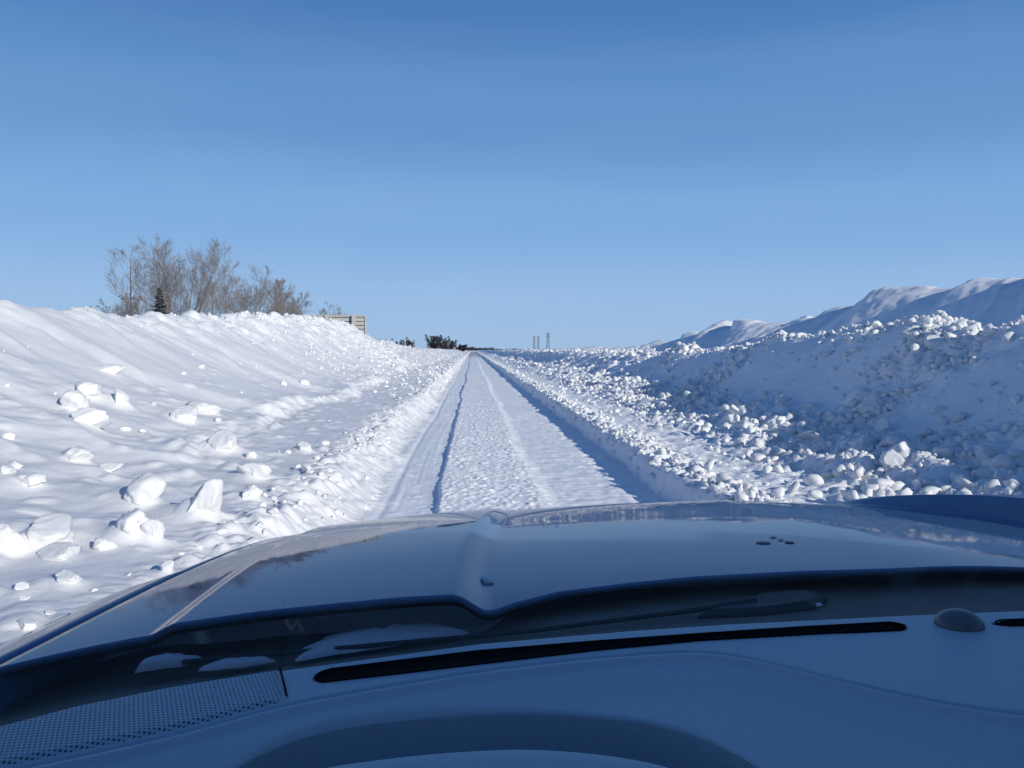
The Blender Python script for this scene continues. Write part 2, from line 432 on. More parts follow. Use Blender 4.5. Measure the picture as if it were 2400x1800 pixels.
# ------------------------------------------------------------------ snow chunks
def rock(seed, sub, angular, amp, cut=0.85):
    bm = bmesh.new(); bmesh.ops.create_icosphere(bm, subdivisions=sub, radius=1)
    rs = random.Random(seed)
    off = Vector((rs.uniform(0, 50), rs.uniform(0, 50), rs.uniform(0, 50)))
    planes = [(Vector((rs.gauss(0, 1), rs.gauss(0, 1), rs.gauss(0, 1))).normalized(), rs.uniform(0.42, 0.85)) for _ in range(angular)]
    for v in bm.verts:
        p = v.co.copy()
        k = 1 + amp * mnoise.fractal(p * 1.1 + off, 1.0, 2.0, 4)
        p = p * k
        for n, d in planes:
            e = p.dot(n) - d
            if e > 0: p = p - n * e * cut
        p = p + p.normalized() * (amp * 0.25 * mnoise.noise(p * 4 + off) + 0.035 * mnoise.noise(p * 9 + off) + (0.03 * mnoise.noise(p * 17 + off) if sub > 3 else 0))
        v.co = p
    V = np.array([v.co[:] for v in bm.verts]); F = np.array([[v.index for v in f.verts] for f in bm.faces])
    bm.free()
    return V, F

ANG_HI = [rock(100 + i, 4, 11, 0.30, 1.0) for i in range(7)]
DRIFT_HI = [rock(140 + i, 4, 4, 0.30, 0.9) for i in range(4)]
LOW = [rock(200 + i, 2, 6, 0.5) for i in range(8)]
MID = [rock(230 + i, 3, 9, 0.42, 1.0) for i in range(8)]
def shape_mesh(name, VF):
    me = mesh_arrays(name, VF[0], VF[1])
    me.materials.append(M_CHUNK)
    me.polygons.foreach_set('use_smooth', np.ones(len(me.polygons), dtype=bool))
    return me
ANG_ME = [shape_mesh('snow_chunk', v) for v in ANG_HI]
DRIFT_ME = [shape_mesh('snow_mound', v) for v in DRIFT_HI]
MID_ME = [shape_mesh('snow_lump', v) for v in MID]

def rotmats(n, tilt=3.1):
    a = RNG.uniform(0, 2 * math.pi, n); b = RNG.uniform(-tilt, tilt, n); c = RNG.uniform(-tilt, tilt, n)
    ca, sa, cb, sb, cc, sc = np.cos(a), np.sin(a), np.cos(b), np.sin(b), np.cos(c), np.sin(c)
    z = np.zeros(n); o = np.ones(n)
    Rz = np.stack([ca, -sa, z, sa, ca, z, z, z, o], -1).reshape(n, 3, 3)
    Ry = np.stack([cb, z, sb, z, o, z, -sb, z, cb], -1).reshape(n, 3, 3)
    Rx = np.stack([o, z, z, z, cc, -sc, z, sc, cc], -1).reshape(n, 3, 3)
    return Rz @ Ry @ Rx

def stuff_chunks(name, x, y, size, label, sink=0.2, mat=None):
    n = len(x); z = H(x, y)
    Rm = rotmats(n)
    sc = size[:, None] * RNG.uniform(0.65, 1.2, (n, 3))
    which = RNG.integers(0, len(LOW), n)
    Vs, Fs, off = [], [], 0
    for k, (V, F) in enumerate(LOW):
        idx = np.where(which == k)[0]
        if len(idx) == 0: continue
        W = V[None] * sc[idx][:, None, :]
        W = np.einsum('nij,nvj->nvi', Rm[idx], W)
        W[:, :, 2] *= 0.85
        W += np.stack([x[idx], y[idx], z[idx] + size[idx] * (0.5 - sink)], -1)[:, None, :]
        Vs.append(W.reshape(-1, 3))
        Fs.append((F[None] + (np.arange(len(idx)) * len(V))[:, None, None] + off).reshape(-1, 3))
        off += len(idx) * len(V)
    o = link(name, mesh_arrays(name, np.concatenate(Vs), np.concatenate(Fs)), M_CHUNK if mat is None else mat, smooth=False)
    return tag(o, label, 'snow', kind='stuff')

def sample(n, x0, x1, y0, y1, dens=None, ypow=1.0):
    x = RNG.uniform(x0, x1, n)
    t = RNG.uniform(0, 1, n) ** ypow
    y = y0 * (y1 / y0) ** t
    if dens is not None:
        k = RNG.uniform(0, 1, n) < dens(x, y)
        x, y = x[k], y[k]
    return x, y

def crest_x(y): return 7.2 + 0.5 * fbm(y / 5, y * 0, 141, 3) - 0.8 * ss((y - 40) / 60)

# right rubble: fine part
def dens_right(x, y):
    smoothp = ss((fbm(x / 1.6, y / 2.6, 171, 3) + 0.10) / 0.22) * ss((x - 4.6) / 0.8)
    return 0.55 * np.exp(-((x - crest_x(y) + 0.1) / 0.35) ** 2) + (0.04 + 0.96 * ss((x - 3.05) / 0.9)) * (1 - ss((x - crest_x(y)) / 0.5)) * (1 - 0.9 * smoothp) * (0.08 + 0.30 * (1 - ss((x - 4.2) / 1.2)) + 0.62 * ss((fbm(x / 0.9, y / 1.3, 333, 3) + 0.18) / 0.4))
x, y = sample(34000, 1.95, 7.6, 5.0, 30, dens_right)
s = 0.010 + 0.085 * RNG.uniform(0, 1, len(x)) ** 4.0 + 0.012 * ss((x - 3) / 1.5) * RNG.uniform(0, 1, len(x))
stuff_chunks('snow_rubble', x, y, s, 'fine broken snow rubble spread over the ploughed bank on the right')
x, y = sample(5500, 1.95, 7.6, 22, 170, lambda x, y: dens_right(x, y) * 0.6 + 0.5 * np.exp(-((x - crest_x(y)) / 0.7) ** 2))
s = 0.04 + 0.11 * RNG.uniform(0, 1, len(x)) ** 2
stuff_chunks('snow_rubble', x, y, s, 'distant broken snow rubble along the right bank beside the road')
# windrow lip
def windrow_x(y): return 1.86 + 0.10 * fbm(y / 1.6, y * 0, 131, 3) + 0.10 * fbm(y / 9, y * 0, 132, 2)
y = 5.5 * (110 / 5.5) ** RNG.uniform(0, 1, 3800)
x = windrow_x(y) + 0.30 + RNG.normal(0, 0.13, len(y))
s = 0.009 + 0.050 * RNG.uniform(0, 1, len(y)) ** 3.5
stuff_chunks('snow_windrow', x, y, s, 'crumbly lip of small snow lumps along the right wheel track')
# left debris
def dens_left(x, y):
    X = -x
    far = ss((y - 15) / 22)
    crest = np.exp(-((X - 6.9) / 0.5) ** 2) * ss((y - 12) / 8)
    berm = np.exp(-((X - 1.4) / 0.28) ** 2)
    return np.clip(0.75 * far * (0.3 + 0.7 * ss((fbm(x / 2, y / 4, 92, 3) + 0.25) / 0.4)) + 0.8 * crest + 0.5 * berm + 0.008, 0, 1)
x, y = sample(9000, -7.3, -1.05, 5.0, 170, dens_left)
s = 0.018 + (0.02 + 0.07 * ss((y - 12) / 25)) * RNG.uniform(0, 1, len(x)) ** 1.8
stuff_chunks('snow_rubble', x, y, s, 'small broken snow lumps scattered over the left bank and berm')

# individual lumps on the right bank
def chunk(me, loc, scale, rot, name, label, group=None):
    o = bpy.data.objects.new(name, me); COL.objects.link(o)
    o.location = loc; o.scale = scale; o.rotation_euler = rot
    return tag(o, label, 'snow chunk', group)

x, y = sample(1500, 2.6, 7.4, 5.2, 26, dens_right)
cand = []
for xi, yi in zip(x, y):
    if xi < 3.4 and RNG.uniform() < 0.85: continue
    if all((xi - a) ** 2 + (yi - b) ** 2 > (0.03 * b) ** 2 for a, b in cand): cand.append((xi, yi))
    if len(cand) >= 190: break
for i, (xi, yi) in enumerate(cand):
    sz = 0.04 + 0.10 * random.random() ** 2.6
    z = float(H(xi, yi))
    me = (ANG_ME if sz > 0.11 else MID_ME)[i % 7]
    chunk(me, (xi, yi, z + sz * 0.35), (sz * random.uniform(0.8, 1.2), sz * random.uniform(0.8, 1.2), sz * random.uniform(0.75, 1.1)),
          (random.uniform(-0.6, 0.6), random.uniform(-0.6, 0.6), random.uniform(0, 6.28)), 'snow_chunk',
          'irregular white snow lump lying loose on the rough right bank', 'loose snow lumps on the right bank')

# individual blocks on the left, each where it lies
SH = {'a': ANG_ME, 'd': DRIFT_ME}
for (X, Y, t), (px, py, w, h, kind, k, rz, label) in LEFT_BIG:
    m = t / 1703.0
    hw, hh = w * m * 0.56, h * m * 0.64
    chunk(SH[kind][k % len(SH[kind])], (X, Y, float(H(X, Y)) + hh * (-0.28 if kind == 'd' else -0.12)), (hw, hw * random.uniform(0.8, 1.1), hh), (0, 0.0, rz), 'snow_block', label)
for px, py, w, h in [(15, 938, 34, 22), (30, 1002, 40, 22), (18, 1010, 36, 26), (230, 1003, 54, 24), (614, 826, 14, 14), (658, 823, 18, 13), (436, 790, 18, 12),
                     (240, 795, 60, 20), (360, 1218, 26, 24), (226, 1172, 38, 30), (50, 1262, 30, 18), (48, 1290, 26, 12), (60, 1345, 60, 26), (700, 955, 20, 16), (590, 1100, 26, 16),
                     (640, 1030, 26, 20), (545, 980, 26, 20), (330, 870, 16, 8), (270, 925, 26, 12), (305, 930, 20, 10), (470, 905, 20, 12), (620, 975, 18, 12), (480, 1145, 22, 12),
                     (430, 1180, 16, 10), (205, 1272, 18, 10), (280, 1240, 14, 8), (110, 1320, 22, 12), (560, 1130, 22, 12), (390, 1195, 18, 8), (665, 1010, 22, 16), (395, 805, 14, 9), (520, 845, 12, 8)]:
    X, Y, t = hit(px, py + h * 0.4)
    m = t / 1703.0
    hw, hh = w * m * 0.55, h * m * 0.62
    chunk(random.choice(DRIFT_ME + ANG_ME), (X, Y, float(H(X, Y)) + hh * 0.15), (hw, hw * random.uniform(0.8, 1.1), hh), (0, 0, random.uniform(0, 6.28)), 'snow_block', GL, GRP)

# ------------------------------------------------------------------ trees
class Tubes:
    def __init__(self): self.V = []; self.F = []
    def tube(self, pts, rad, n=4):
        base = len(self.V); m = len(pts)
        for i, p in enumerate(pts):
            d = (pts[min(i + 1, m - 1)] - pts[max(i - 1, 0)]).normalized()
            a = d.cross(Vector((0.3, 0.9, 0.2))).normalized(); b = d.cross(a)
            for k in range(n):
                t = 2 * math.pi * k / n
                self.V.append(p + (a * math.cos(t) + b * math.sin(t)) * rad[i])
        for i in range(m - 1):
            for k in range(n):
                k2 = (k + 1) % n
                self.F.append((base + i * n + k, base + i * n + k2, base + (i + 1) * n + k2, base + (i + 1) * n + k))
    def mesh(self, name): return mesh_arrays(name, np.array([v[:] for v in self.V]), np.array(self.F))

def path(rs, p, d, length, n, wander, up):
    pts = [p.copy()]; d = d.normalized()
    for i in range(n):
        d = (d + Vector((rs.gauss(0, wander), rs.gauss(0, wander), rs.gauss(0, wander) + up))).normalized()
        p = p + d * (length / n); pts.append(p.copy())
    return pts

def at_(pts, t):
    f = t * (len(pts) - 1); i = min(int(f), len(pts) - 2); u = f - i
    return pts[i].lerp(pts[i + 1], u), (pts[i + 1] - pts[i]).normalized()

def side_dir(rs, d, ang):
    a = d.cross(Vector((rs.gauss(0, 1), rs.gauss(0, 1), rs.gauss(0, 1)))).normalized()
    return (d * math.cos(ang) + a * math.sin(ang)).normalized()

def bare_tree(loc, height, stems, spread, n1, n2, n3, label, seed, group, rmin=0.011, r0=0.13, ang=0.75, mt=None, mb=None, name='bare_tree', cat='tree', leaves=0, lo=0.2):
    rs = random.Random(seed)
    trunk, crown = Tubes(), Tubes()
    tips = []
    for s_ in range(stems):
        az = 2 * math.pi * (s_ + rs.uniform(-0.3, 0.3)) / stems
        tilt = 0 if stems == 1 else spread * rs.uniform(0.35, 1)
        d = Vector((math.cos(az) * math.sin(tilt), math.sin(az) * math.sin(tilt), math.cos(tilt)))
        h = height * (1 if stems == 1 else rs.uniform(0.78, 1.0)) / max(0.75, math.cos(tilt * 0.8))
        st = path(rs, Vector((math.cos(az), math.sin(az), 0)) * (0.12 * (stems > 1)), d, h, 9, 0.022, 0.03)
        rr = r0 * (0.75 if stems > 1 else 1)
        trunk.tube(st, [max(rmin, rr * (1 - 0.93 * i / 9)) for i in range(10)], 6)
        for a in range(n1):
            t1 = lo + (0.97 - lo) * (a + rs.random()) / n1
            p, dd = at_(st, t1)
            L1 = height * (0.42 * (1 - t1) ** 0.75 + 0.08) * rs.uniform(0.7, 1.15)
            b1 = path(rs, p, side_dir(rs, dd, ang * rs.uniform(0.7, 1.2)), L1, 6, 0.06, 0.06)
            r1 = max(rmin * 1.5, rr * (1 - t1) * 0.42)
            crown.tube(b1, [max(rmin, r1 * (1 - 0.85 * i / 6)) for i in range(7)], 4)
            for b in range(n2):
                t2 = 0.2 + 0.78 * (b + rs.random()) / n2
                p2, d2 = at_(b1, t2)
                L2 = L1 * (0.5 * (1 - t2) + 0.2) * rs.uniform(0.7, 1.3)
                b2 = path(rs, p2, side_dir(rs, d2, 0.65 * rs.uniform(0.6, 1.3)), L2, 4, 0.12, 0.06)
                crown.tube(b2, [max(rmin * 0.9, r1 * 0.4 * (1 - 0.7 * i / 4)) for i in range(5)], 3)
                for c in range(n3):
                    p3, d3 = at_(b2, 0.25 + 0.75 * rs.random())
                    b3 = path(rs, p3, side_dir(rs, d3, 0.6 * rs.uniform(0.5, 1.4)), L2 * rs.uniform(0.35, 0.75) + 0.12, 3, 0.15, 0.05)
                    crown.tube(b3, [rmin * 0.85, rmin * 0.75, rmin * 0.65, rmin * 0.5], 3)
                    tips.append(b3[-1])
    root = empty(name, loc); tag(root, label, cat, group)
    link('trunk', trunk.mesh('trunk'), mt or M_BARK, root, True)
    link('crown', crown.mesh('crown'), mb or M_TWIG, root, True)
    if leaves:
        V, F = [], []
        for i in range(leaves):
            p = rs.choice(tips); b = len(V); s_ = rs.uniform(0.05, 0.11)
            u = Vector((rs.gauss(0, 1), rs.gauss(0, 1), rs.gauss(0, 1))).normalized(); w = u.orthogonal().normalized()
            V += [p - u * s_, p + w * s_ * .7, p + u * s_, p - w * s_ * .7]; F.append((b, b + 1, b + 2, b + 3))
        link('leaf_cluster', py_mesh('leaf_cluster', V, F), M_LEAF, root)
    return root

TG = 'bare trees behind the left bank'
def X_at(px, y): return (px - 1020) / 1703.0 * y
def Z_at(py, y): return 1.45 + (755 - py) / 1703.0 * y
G0 = 0.5
def tree_at(px, top, y, *a, **k):
    bare_tree((X_at(px, y), y, G0), Z_at(top, y) - G0, *a, **k)
tree_at(305, 548, 66, 1, 0, 17, 8, 4, 'tall slender bare tree with a single straight trunk, leftmost of the tall ones', 3, TG, ang=0.8)
tree_at(400, 527, 72, 9, 0.52, 13, 7, 4, 'biggest bare tree, a wide vase of many upright stems', 5, TG, ang=0.62, r0=0.15)
tree_at(345, 592, 80, 2, 0.4, 10, 6, 4, 'slim twiggy bare tree half hidden behind the dark spruce', 8, TG)
tree_at(474, 566, 80, 1, 0, 18, 8, 5, 'single trunked bare tree right of the wide many stemmed tree', 13, TG)
tree_at(522, 583, 90, 4, 0.45, 12, 7, 5, 'dense brownish bare tree in the middle of the row', 17, TG, mb=M_TWIGB)
tree_at(560, 600, 96, 5, 0.45, 12, 7, 5, 'dense brown twiggy tree with a bushy base right of the middle of the row', 19, TG, mb=M_TWIGB, lo=0.06)
tree_at(606, 614, 108, 1, 0, 20, 10, 6, 'thin bare tree near the right end of the row', 23, TG, rmin=0.018)
tree_at(630, 636, 118, 3, 0.4, 12, 8, 5, 'small bare tree second from the right end of the row', 29, TG, rmin=0.018)
tree_at(648, 652, 124, 1, 0, 17, 9, 5, 'smallest bare sapling at the right end of the row', 31, TG, rmin=0.018)
tree_at(292, 640, 62, 6, 0.6, 8, 6, 4, 'low shrub with a few dark dry leaves at the left end of the trees', 37, None, name='shrub', cat='shrub', leaves=90, r0=0.06)
tree_at(727, 657, 150, 3, 0.45, 11, 6, 3, 'lone bare tree rising behind the board fence', 41, None, rmin=0.022)
tree_at(760, 676, 160, 3, 0.5, 9, 6, 3, 'low bare shrub just showing above the board fence', 43, None, rmin=0.022, name='shrub', cat='shrub')
# dark thickets by the road far ahead
tree_at(880, 733, 240, 7, 0.9, 9, 6, 3, 'low dark rounded thicket left of the dark leaning tree', 47, 'dark bushes far down the road', rmin=0.045, mt=M_DARKTWIG, mb=M_DARKTWIG, name='bush', cat='bush', lo=0.05, r0=0.12)
tree_at(944, 725, 230, 7, 0.85, 11, 7, 4, 'dark spreading bare tree leaning left above the far road', 53, None, rmin=0.05, mt=M_DARKTWIG, mb=M_DARKTWIG, name='dark_tree', cat='tree', lo=0.05, r0=0.2)
tree_at(968, 735, 250, 6, 0.8, 11, 7, 4, 'dark dense bush just right of the dark spreading tree', 59, 'dark bushes far down the road', rmin=0.055, mt=M_DARKTWIG, mb=M_DARKTWIG, name='bush', cat='bush', lo=0.05)
tree_at(1001, 744, 300, 7, 0.8, 11, 7, 4, 'small dark round bush beside the end of the road', 61, 'dark bushes far down the road', rmin=0.07, mt=M_DARKTWIG, mb=M_DARKTWIG, name='bush', cat='bush', lo=0.03)

def spruce(loc, h, label):
    rs = random.Random(77)
    root = empty('spruce_tree', loc); tag(root, label, 'tree')
    t = Tubes(); t.tube([Vector((0, 0, 0)), Vector((0, 0, h * .5)), Vector((0.02, 0, h))], [0.09, 0.06, 0.012], 6)
    link('trunk', t.mesh('trunk'), M_BARK, root, True)
    V, F = [], []
    z = 0.35
    while z < h * 0.99:
        rad = (1 - z / h) * h * 0.27 + 0.05
        for k in range(9):
            az = rs.uniform(0, 6.28); L = rad * rs.uniform(0.4, 1.25)
            d = Vector((math.cos(az), math.sin(az), rs.uniform(-0.25, 0.05)))
            s_ = Vector((-math.sin(az), math.cos(az), 0))
            for j in range(5):
                p = Vector((0, 0, z)) + d * L * (0.15 + 0.2 * j)
                w = L * 0.24 * (1 - j * 0.14) + 0.03
                for sg in (-1, 1):
                    b = len(V)
                    V += [p, p + d * w * .6 + s_ * w * sg + Vector((0, 0, -0.05)), p + d * w * 1.5 + Vector((0, 0, rs.uniform(-.1, .04)))]
                    F.append((b, b + 1, b + 2))
        z += 0.14
    link('crown', py_mesh('crown', V, F), M_SPRUCE, root)
spruce((X_at(362, 60), 60, 0.6), Z_at(621, 60) - 0.6, 'small dark green spruce in front of the bare trees')

# far wood on the horizon: one mass
def far_wood():
    rs = random.Random(5); V, F = [], []
    def tree(x, y, h, w):
        for sg in range(3):
            a = rs.uniform(0, 3.14); dx, dy = math.cos(a) * w, math.sin(a) * w
            b = len(V)
            V.extend([(x - dx, y - dy, 0), (x + dx, y + dy, 0), (x + dx * .75, y + dy * .75, h * .55), (x + dx * .2, y + dy * .2, h), (x - dx * .7, y - dy * .7, h * .6)])
            F.append((b, b + 1, b + 2, b + 3, b + 4))
    for i in range(420):
        y = rs.uniform(640, 760); px = rs.uniform(985, 1066)
        h = rs.uniform(1.9, 3.0) + (0.9 if rs.random() < .15 else 0)
        tree(X_at(px, y), y, h * (1.12 if px < 1030 else 0.95), rs.uniform(0.5, 1.2))
    for i in range(1600):
        y = rs.uniform(1500, 1900); px = rs.uniform(-500, 2900)
        tree(X_at(px, y), y, rs.uniform(1.5, 4.0), rs.uniform(2, 5))
    o = link('far_wood', py_mesh('far_wood', V, F), M_WOOD)
    tag(o, 'dark line of far woods on the horizon at the end of the road', 'wood', kind='stuff')
far_wood()

# ------------------------------------------------------------------ fence
M_BOARD = plain('weathered_boards', (0.46, 0.46, 0.42), 0.85, spec=0.1, var=0.3, scale=3)
M_POST = plain('weathered_posts', (0.46, 0.45, 0.40), 0.85, spec=0.1, var=0.25, scale=4)
M_GAP_SHADE = plain('gap_shade', (0.09, 0.09, 0.085), 0.9, spec=0.1)
def fence():
    y = 55.0
    x0, x1 = X_at(640, y), X_at(791, y)
    posts = [X_at(px, y) for px in (652, 711, 768)]
    root = empty('board_fence', (posts[1], y, 0)); tag(root, 'grey windbreak fence of horizontal boards with posts above the left bank', 'fence')
    o = root.location
    top = Z_at(683, y)
    edges = [x0] + posts + [x1]
    for i in range(4):
        bm = bmesh.new()
        a, b = edges[i], edges[i + 1]
        z = 0.5; k = 0
        while z < top - 0.02:
            h = min(0.262, top - z)
            add_box(bm, ((a + b) / 2 - o.x, 0.05 + 0.012 * (k % 2), z + h / 2), (b - a - 0.02, 0.05, h - 0.05), Euler((0.16, 0, 0)), 0.012)
            z += 0.262; k += 1
        pnl = link('board_panel', bm_mesh('board_panel', bm), M_BOARD, root)
        bm = bmesh.new(); add_box(bm, ((a + b) / 2 - o.x, 0.11, top / 2), (b - a, 0.03, top - 0.02))  # dark sheet added behind the gaps in place of shade under the boards
        link('shade_sheet', bm_mesh('shade_sheet', bm), M_GAP_SHADE, pnl)
    for p in posts:
        bm = bmesh.new(); add_box(bm, (p - o.x, -0.12, (top + 0.03) / 2), (0.24, 0.22, top + 0.03), None, 0.012)
        link('post', bm_mesh('post', bm), M_POST, root)
    bm = bmesh.new(); add_box(bm, ((x0 + x1) / 2 - o.x, 0.06, top + 0.03), (x1 - x0 + .08, 0.16, 0.07), None, 0.01)
    link('cap_rail', bm_mesh('cap_rail', bm), M_POST, root)
    bm = bmesh.new(); add_box(bm, (x1 - o.x + .05, 0.05, (top + 0.02) / 2), (0.09, 0.16, top - 0.0), None, 0.01)
    link('end_board', bm_mesh('end_board', bm), M_POST, root)
fence()

# ------------------------------------------------------------------ pylons
M_STEEL = plain('galvanised_steel', (0.20, 0.22, 0.26), 0.6, 0.3, var=0.1, scale=1)
def pylon(px, top, y, kind, label):
    h = Z_at(top, y); w = h * 0.085
    root = empty('transmission_tower', (X_at(px, y), y, 0)); tag(root, label, 'pylon', 'far transmission towers')
    t = Tubes(); th = 0.22
    tw = w * (0.35 if kind == 'mast' else 0.62)
    cs = [(-1, -1), (1, -1), (1, 1), (-1, 1)]
    P = lambda c, f: Vector((c[0] * (w + (tw - w) * min(1, f / .75)), c[1] * (w + (tw - w) * min(1, f / .75)), h * f))
    for c in cs: t.tube([P(c, 0), P(c, .75), P(c, 1.0)], [th, th * .8, th * .7], 4)
    lv = [0, .14, .27, .39, .5, .6, .69, .77, .85, .93, 1.0]
    for i in range(len(lv) - 1):
        for k in range(4):
            a, b = cs[k], cs[(k + 1) % 4]
            t.tube([P(a, lv[i]), P(b, lv[i + 1])], [th * .55] * 2, 4); t.tube([P(b, lv[i]), P(a, lv[i + 1])], [th * .55] * 2, 4)
    link('lattice', t.mesh('lattice'), M_STEEL, root)
    levels = (0.72, 0.86, 0.98) if kind == 'mast' else (0.84, 1.0)
    for f in levels:
        t = Tubes(); L = h * (0.10 if kind == 'mast' else 0.15)
        t.tube([Vector((-L, 0, h * f)), Vector((0, 0, h * f + .4)), Vector((L, 0, h * f))], [th * .6, th, th * .6], 4)
        t.tube([Vector((-L, 0, h * f)), Vector((0, 0, h * f - .7)), Vector((L, 0, h * f))], [th * .5, th * .7, th * .5], 4)
        link('cross_arm', t.mesh('cross_arm'), M_STEEL, root)
pylon(908 / 2400 * 2212, 733, 900, 'mast', 'thin far lattice pylon above the left bank, left of its twin')
pylon(921 / 2400 * 2212, 731, 900, 'mast', 'thin far lattice pylon above the left bank, right of its twin')
pylon(955 / 2400 * 2212, 729, 900, 'portal', 'far pylon with a square top rising behind the low dark thicket')
pylon(1154, 727, 900, 'mast', 'slim far pylon above the right bank, left of the pair')
pylon(1163, 727, 900, 'mast', 'slim far pylon above the right bank, right of the pair')
pylon(1184, 720, 900, 'portal', 'tallest far pylon with a wide square head above the right bank')

# ------------------------------------------------------------------ car
XC, K, CZ = 0.40, 0.022, 1.45
def paint_mat():
    m, nt, b = new_mat('car_paint_sky_tint')
    N = nt.nodes.new; L = nt.links.new
    tc = N('ShaderNodeTexCoord')
    def noise(scale, detail, a, c, lo, hi, stretch=None):
        n = N('ShaderNodeTexNoise'); n.inputs['Scale'].default_value = scale; n.inputs['Detail'].default_value = detail; n.inputs['Roughness'].default_value = 0.6
        if stretch:
            mp = N('ShaderNodeMapping'); mp.inputs['Scale'].default_value = stretch; L(tc.outputs['Object'], mp.inputs['Vector']); L(mp.outputs['Vector'], n.inputs['Vector'])
        else: L(tc.outputs['Object'], n.inputs['Vector'])
        r = N('ShaderNodeMapRange'); r.inputs['From Min'].default_value = a; r.inputs['From Max'].default_value = c; r.inputs['To Min'].default_value = lo; r.inputs['To Max'].default_value = hi
        L(n.outputs['Fac'], r.inputs['Value']); return r.outputs['Result']
    film = noise(3.0, 7, 0.35, 0.75, 0.0, 0.30, (1.0, 0.45, 1.0))       # dried salt film, streaked front to back
    speck = noise(260, 2, 0.70, 0.80, 0.0, 0.35)
    ad = N('ShaderNodeMath'); ad.operation = 'ADD'; ad.use_clamp = True; L(film, ad.inputs[0]); L(speck, ad.inputs[1])
    mx = N('ShaderNodeMix'); mx.data_type = 'RGBA'; mx.inputs['A'].default_value = (0.040, 0.118, 0.24, 1); mx.inputs['B'].default_value = (0.18, 0.27, 0.40, 1)  # blue of the reflected sky put into the base colour
    L(ad.outputs[0], mx.inputs['Factor']); L(mx.outputs['Result'], b.inputs['Base Color'])
    b.inputs['Roughness'].default_value = 0.5; b.inputs['Specular IOR Level'].default_value = 0.0
    b.inputs['Coat Weight'].default_value = 0.72
    L(noise(5.0, 6, 0.3, 0.75, 0.015, 0.07), b.inputs['Coat Roughness'])
    return m
M_PAINT = paint_mat()
M_BLACK = plain('black_trim', (0.018, 0.019, 0.020), 0.55, var=0.2, scale=60, bump=0.4)
M_UNDER = plain('hood_underside', (0.06, 0.065, 0.065), 0.9, spec=0.1, var=0.2)
M_COWL = plain('dusty_black_cowl', (0.17, 0.155, 0.13), 0.9, spec=0.2, var=0.3, scale=25, bump=0.3)
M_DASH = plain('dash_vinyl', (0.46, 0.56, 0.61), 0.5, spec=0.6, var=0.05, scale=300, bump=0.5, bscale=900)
M_DASH_SHADE = plain('dash_vinyl_shaded', (0.25, 0.32, 0.36), 0.55, spec=0.5, var=0.05, scale=300, bump=0.5, bscale=900)  # darker vinyl copy with the recess shade put into its colour
M_VENT = plain('vent_black', (0.006, 0.006, 0.006), 0.8, spec=0.1)
M_RUBBER = plain('tyre_rubber', (0.02, 0.02, 0.02), 0.85, spec=0.2)
M_RIM = plain('alloy_rim', (0.5, 0.5, 0.52), 0.3, 0.9)
M_LAMP = plain('lamp_lens', (0.7, 0.72, 0.75), 0.08, 0.2, coat=1)
M_FABRIC = plain('seat_fabric', (0.05, 0.05, 0.055), 0.9, spec=0.2, scale=200)

def grille_mat():
    m, nt, b = new_mat('perforated_vinyl')
    N = nt.nodes.new; L = nt.links.new
    uv = N('ShaderNodeUVMap'); uv.uv_map = 'UVMap'
    sp = N('ShaderNodeSeparateXYZ'); L(uv.outputs[0], sp.inputs[0])
    def math_(op, a, b2=None, c=None):
        n = N('ShaderNodeMath'); n.operation = op
        for i, v in enumerate((a, b2, c)):
            if v is None: continue
            if isinstance(v, (int, float)): n.inputs[i].default_value = v
            else: L(v, n.inputs[i])
        return n.outputs[0]
    vy = math_('FLOOR', sp.outputs['Y'])
    odd = math_('MULTIPLY', math_('MODULO', vy, 2.0), 0.5)
    fx = math_('SUBTRACT', math_('FRACT', math_('ADD', sp.outputs['X'], odd)), 0.5)
    fy = math_('SUBTRACT', math_('FRACT', sp.outputs['Y']), 0.5)
    d = math_('SQRT', math_('ADD', math_('MULTIPLY', fx, fx), math_('MULTIPLY', fy, fy)))
    mr = N('ShaderNodeMapRange'); mr.inputs['From Min'].default_value = 0.24; mr.inputs['From Max'].default_value = 0.32
    L(d, mr.inputs['Value'])
    mx = N('ShaderNodeMix'); mx.data_type = 'RGBA'
    mx.inputs['A'].default_value = (0.05, 0.06, 0.07, 1); mx.inputs['B'].default_value = (0.45, 0.55, 0.60, 1)
    L(mr.outputs['Result'], mx.inputs['Factor']); L(mx.outputs['Result'], b.inputs['Base Color'])
    b.inputs['Roughness'].default_value = 0.55
    return m
M_GRILLE = grille_mat()

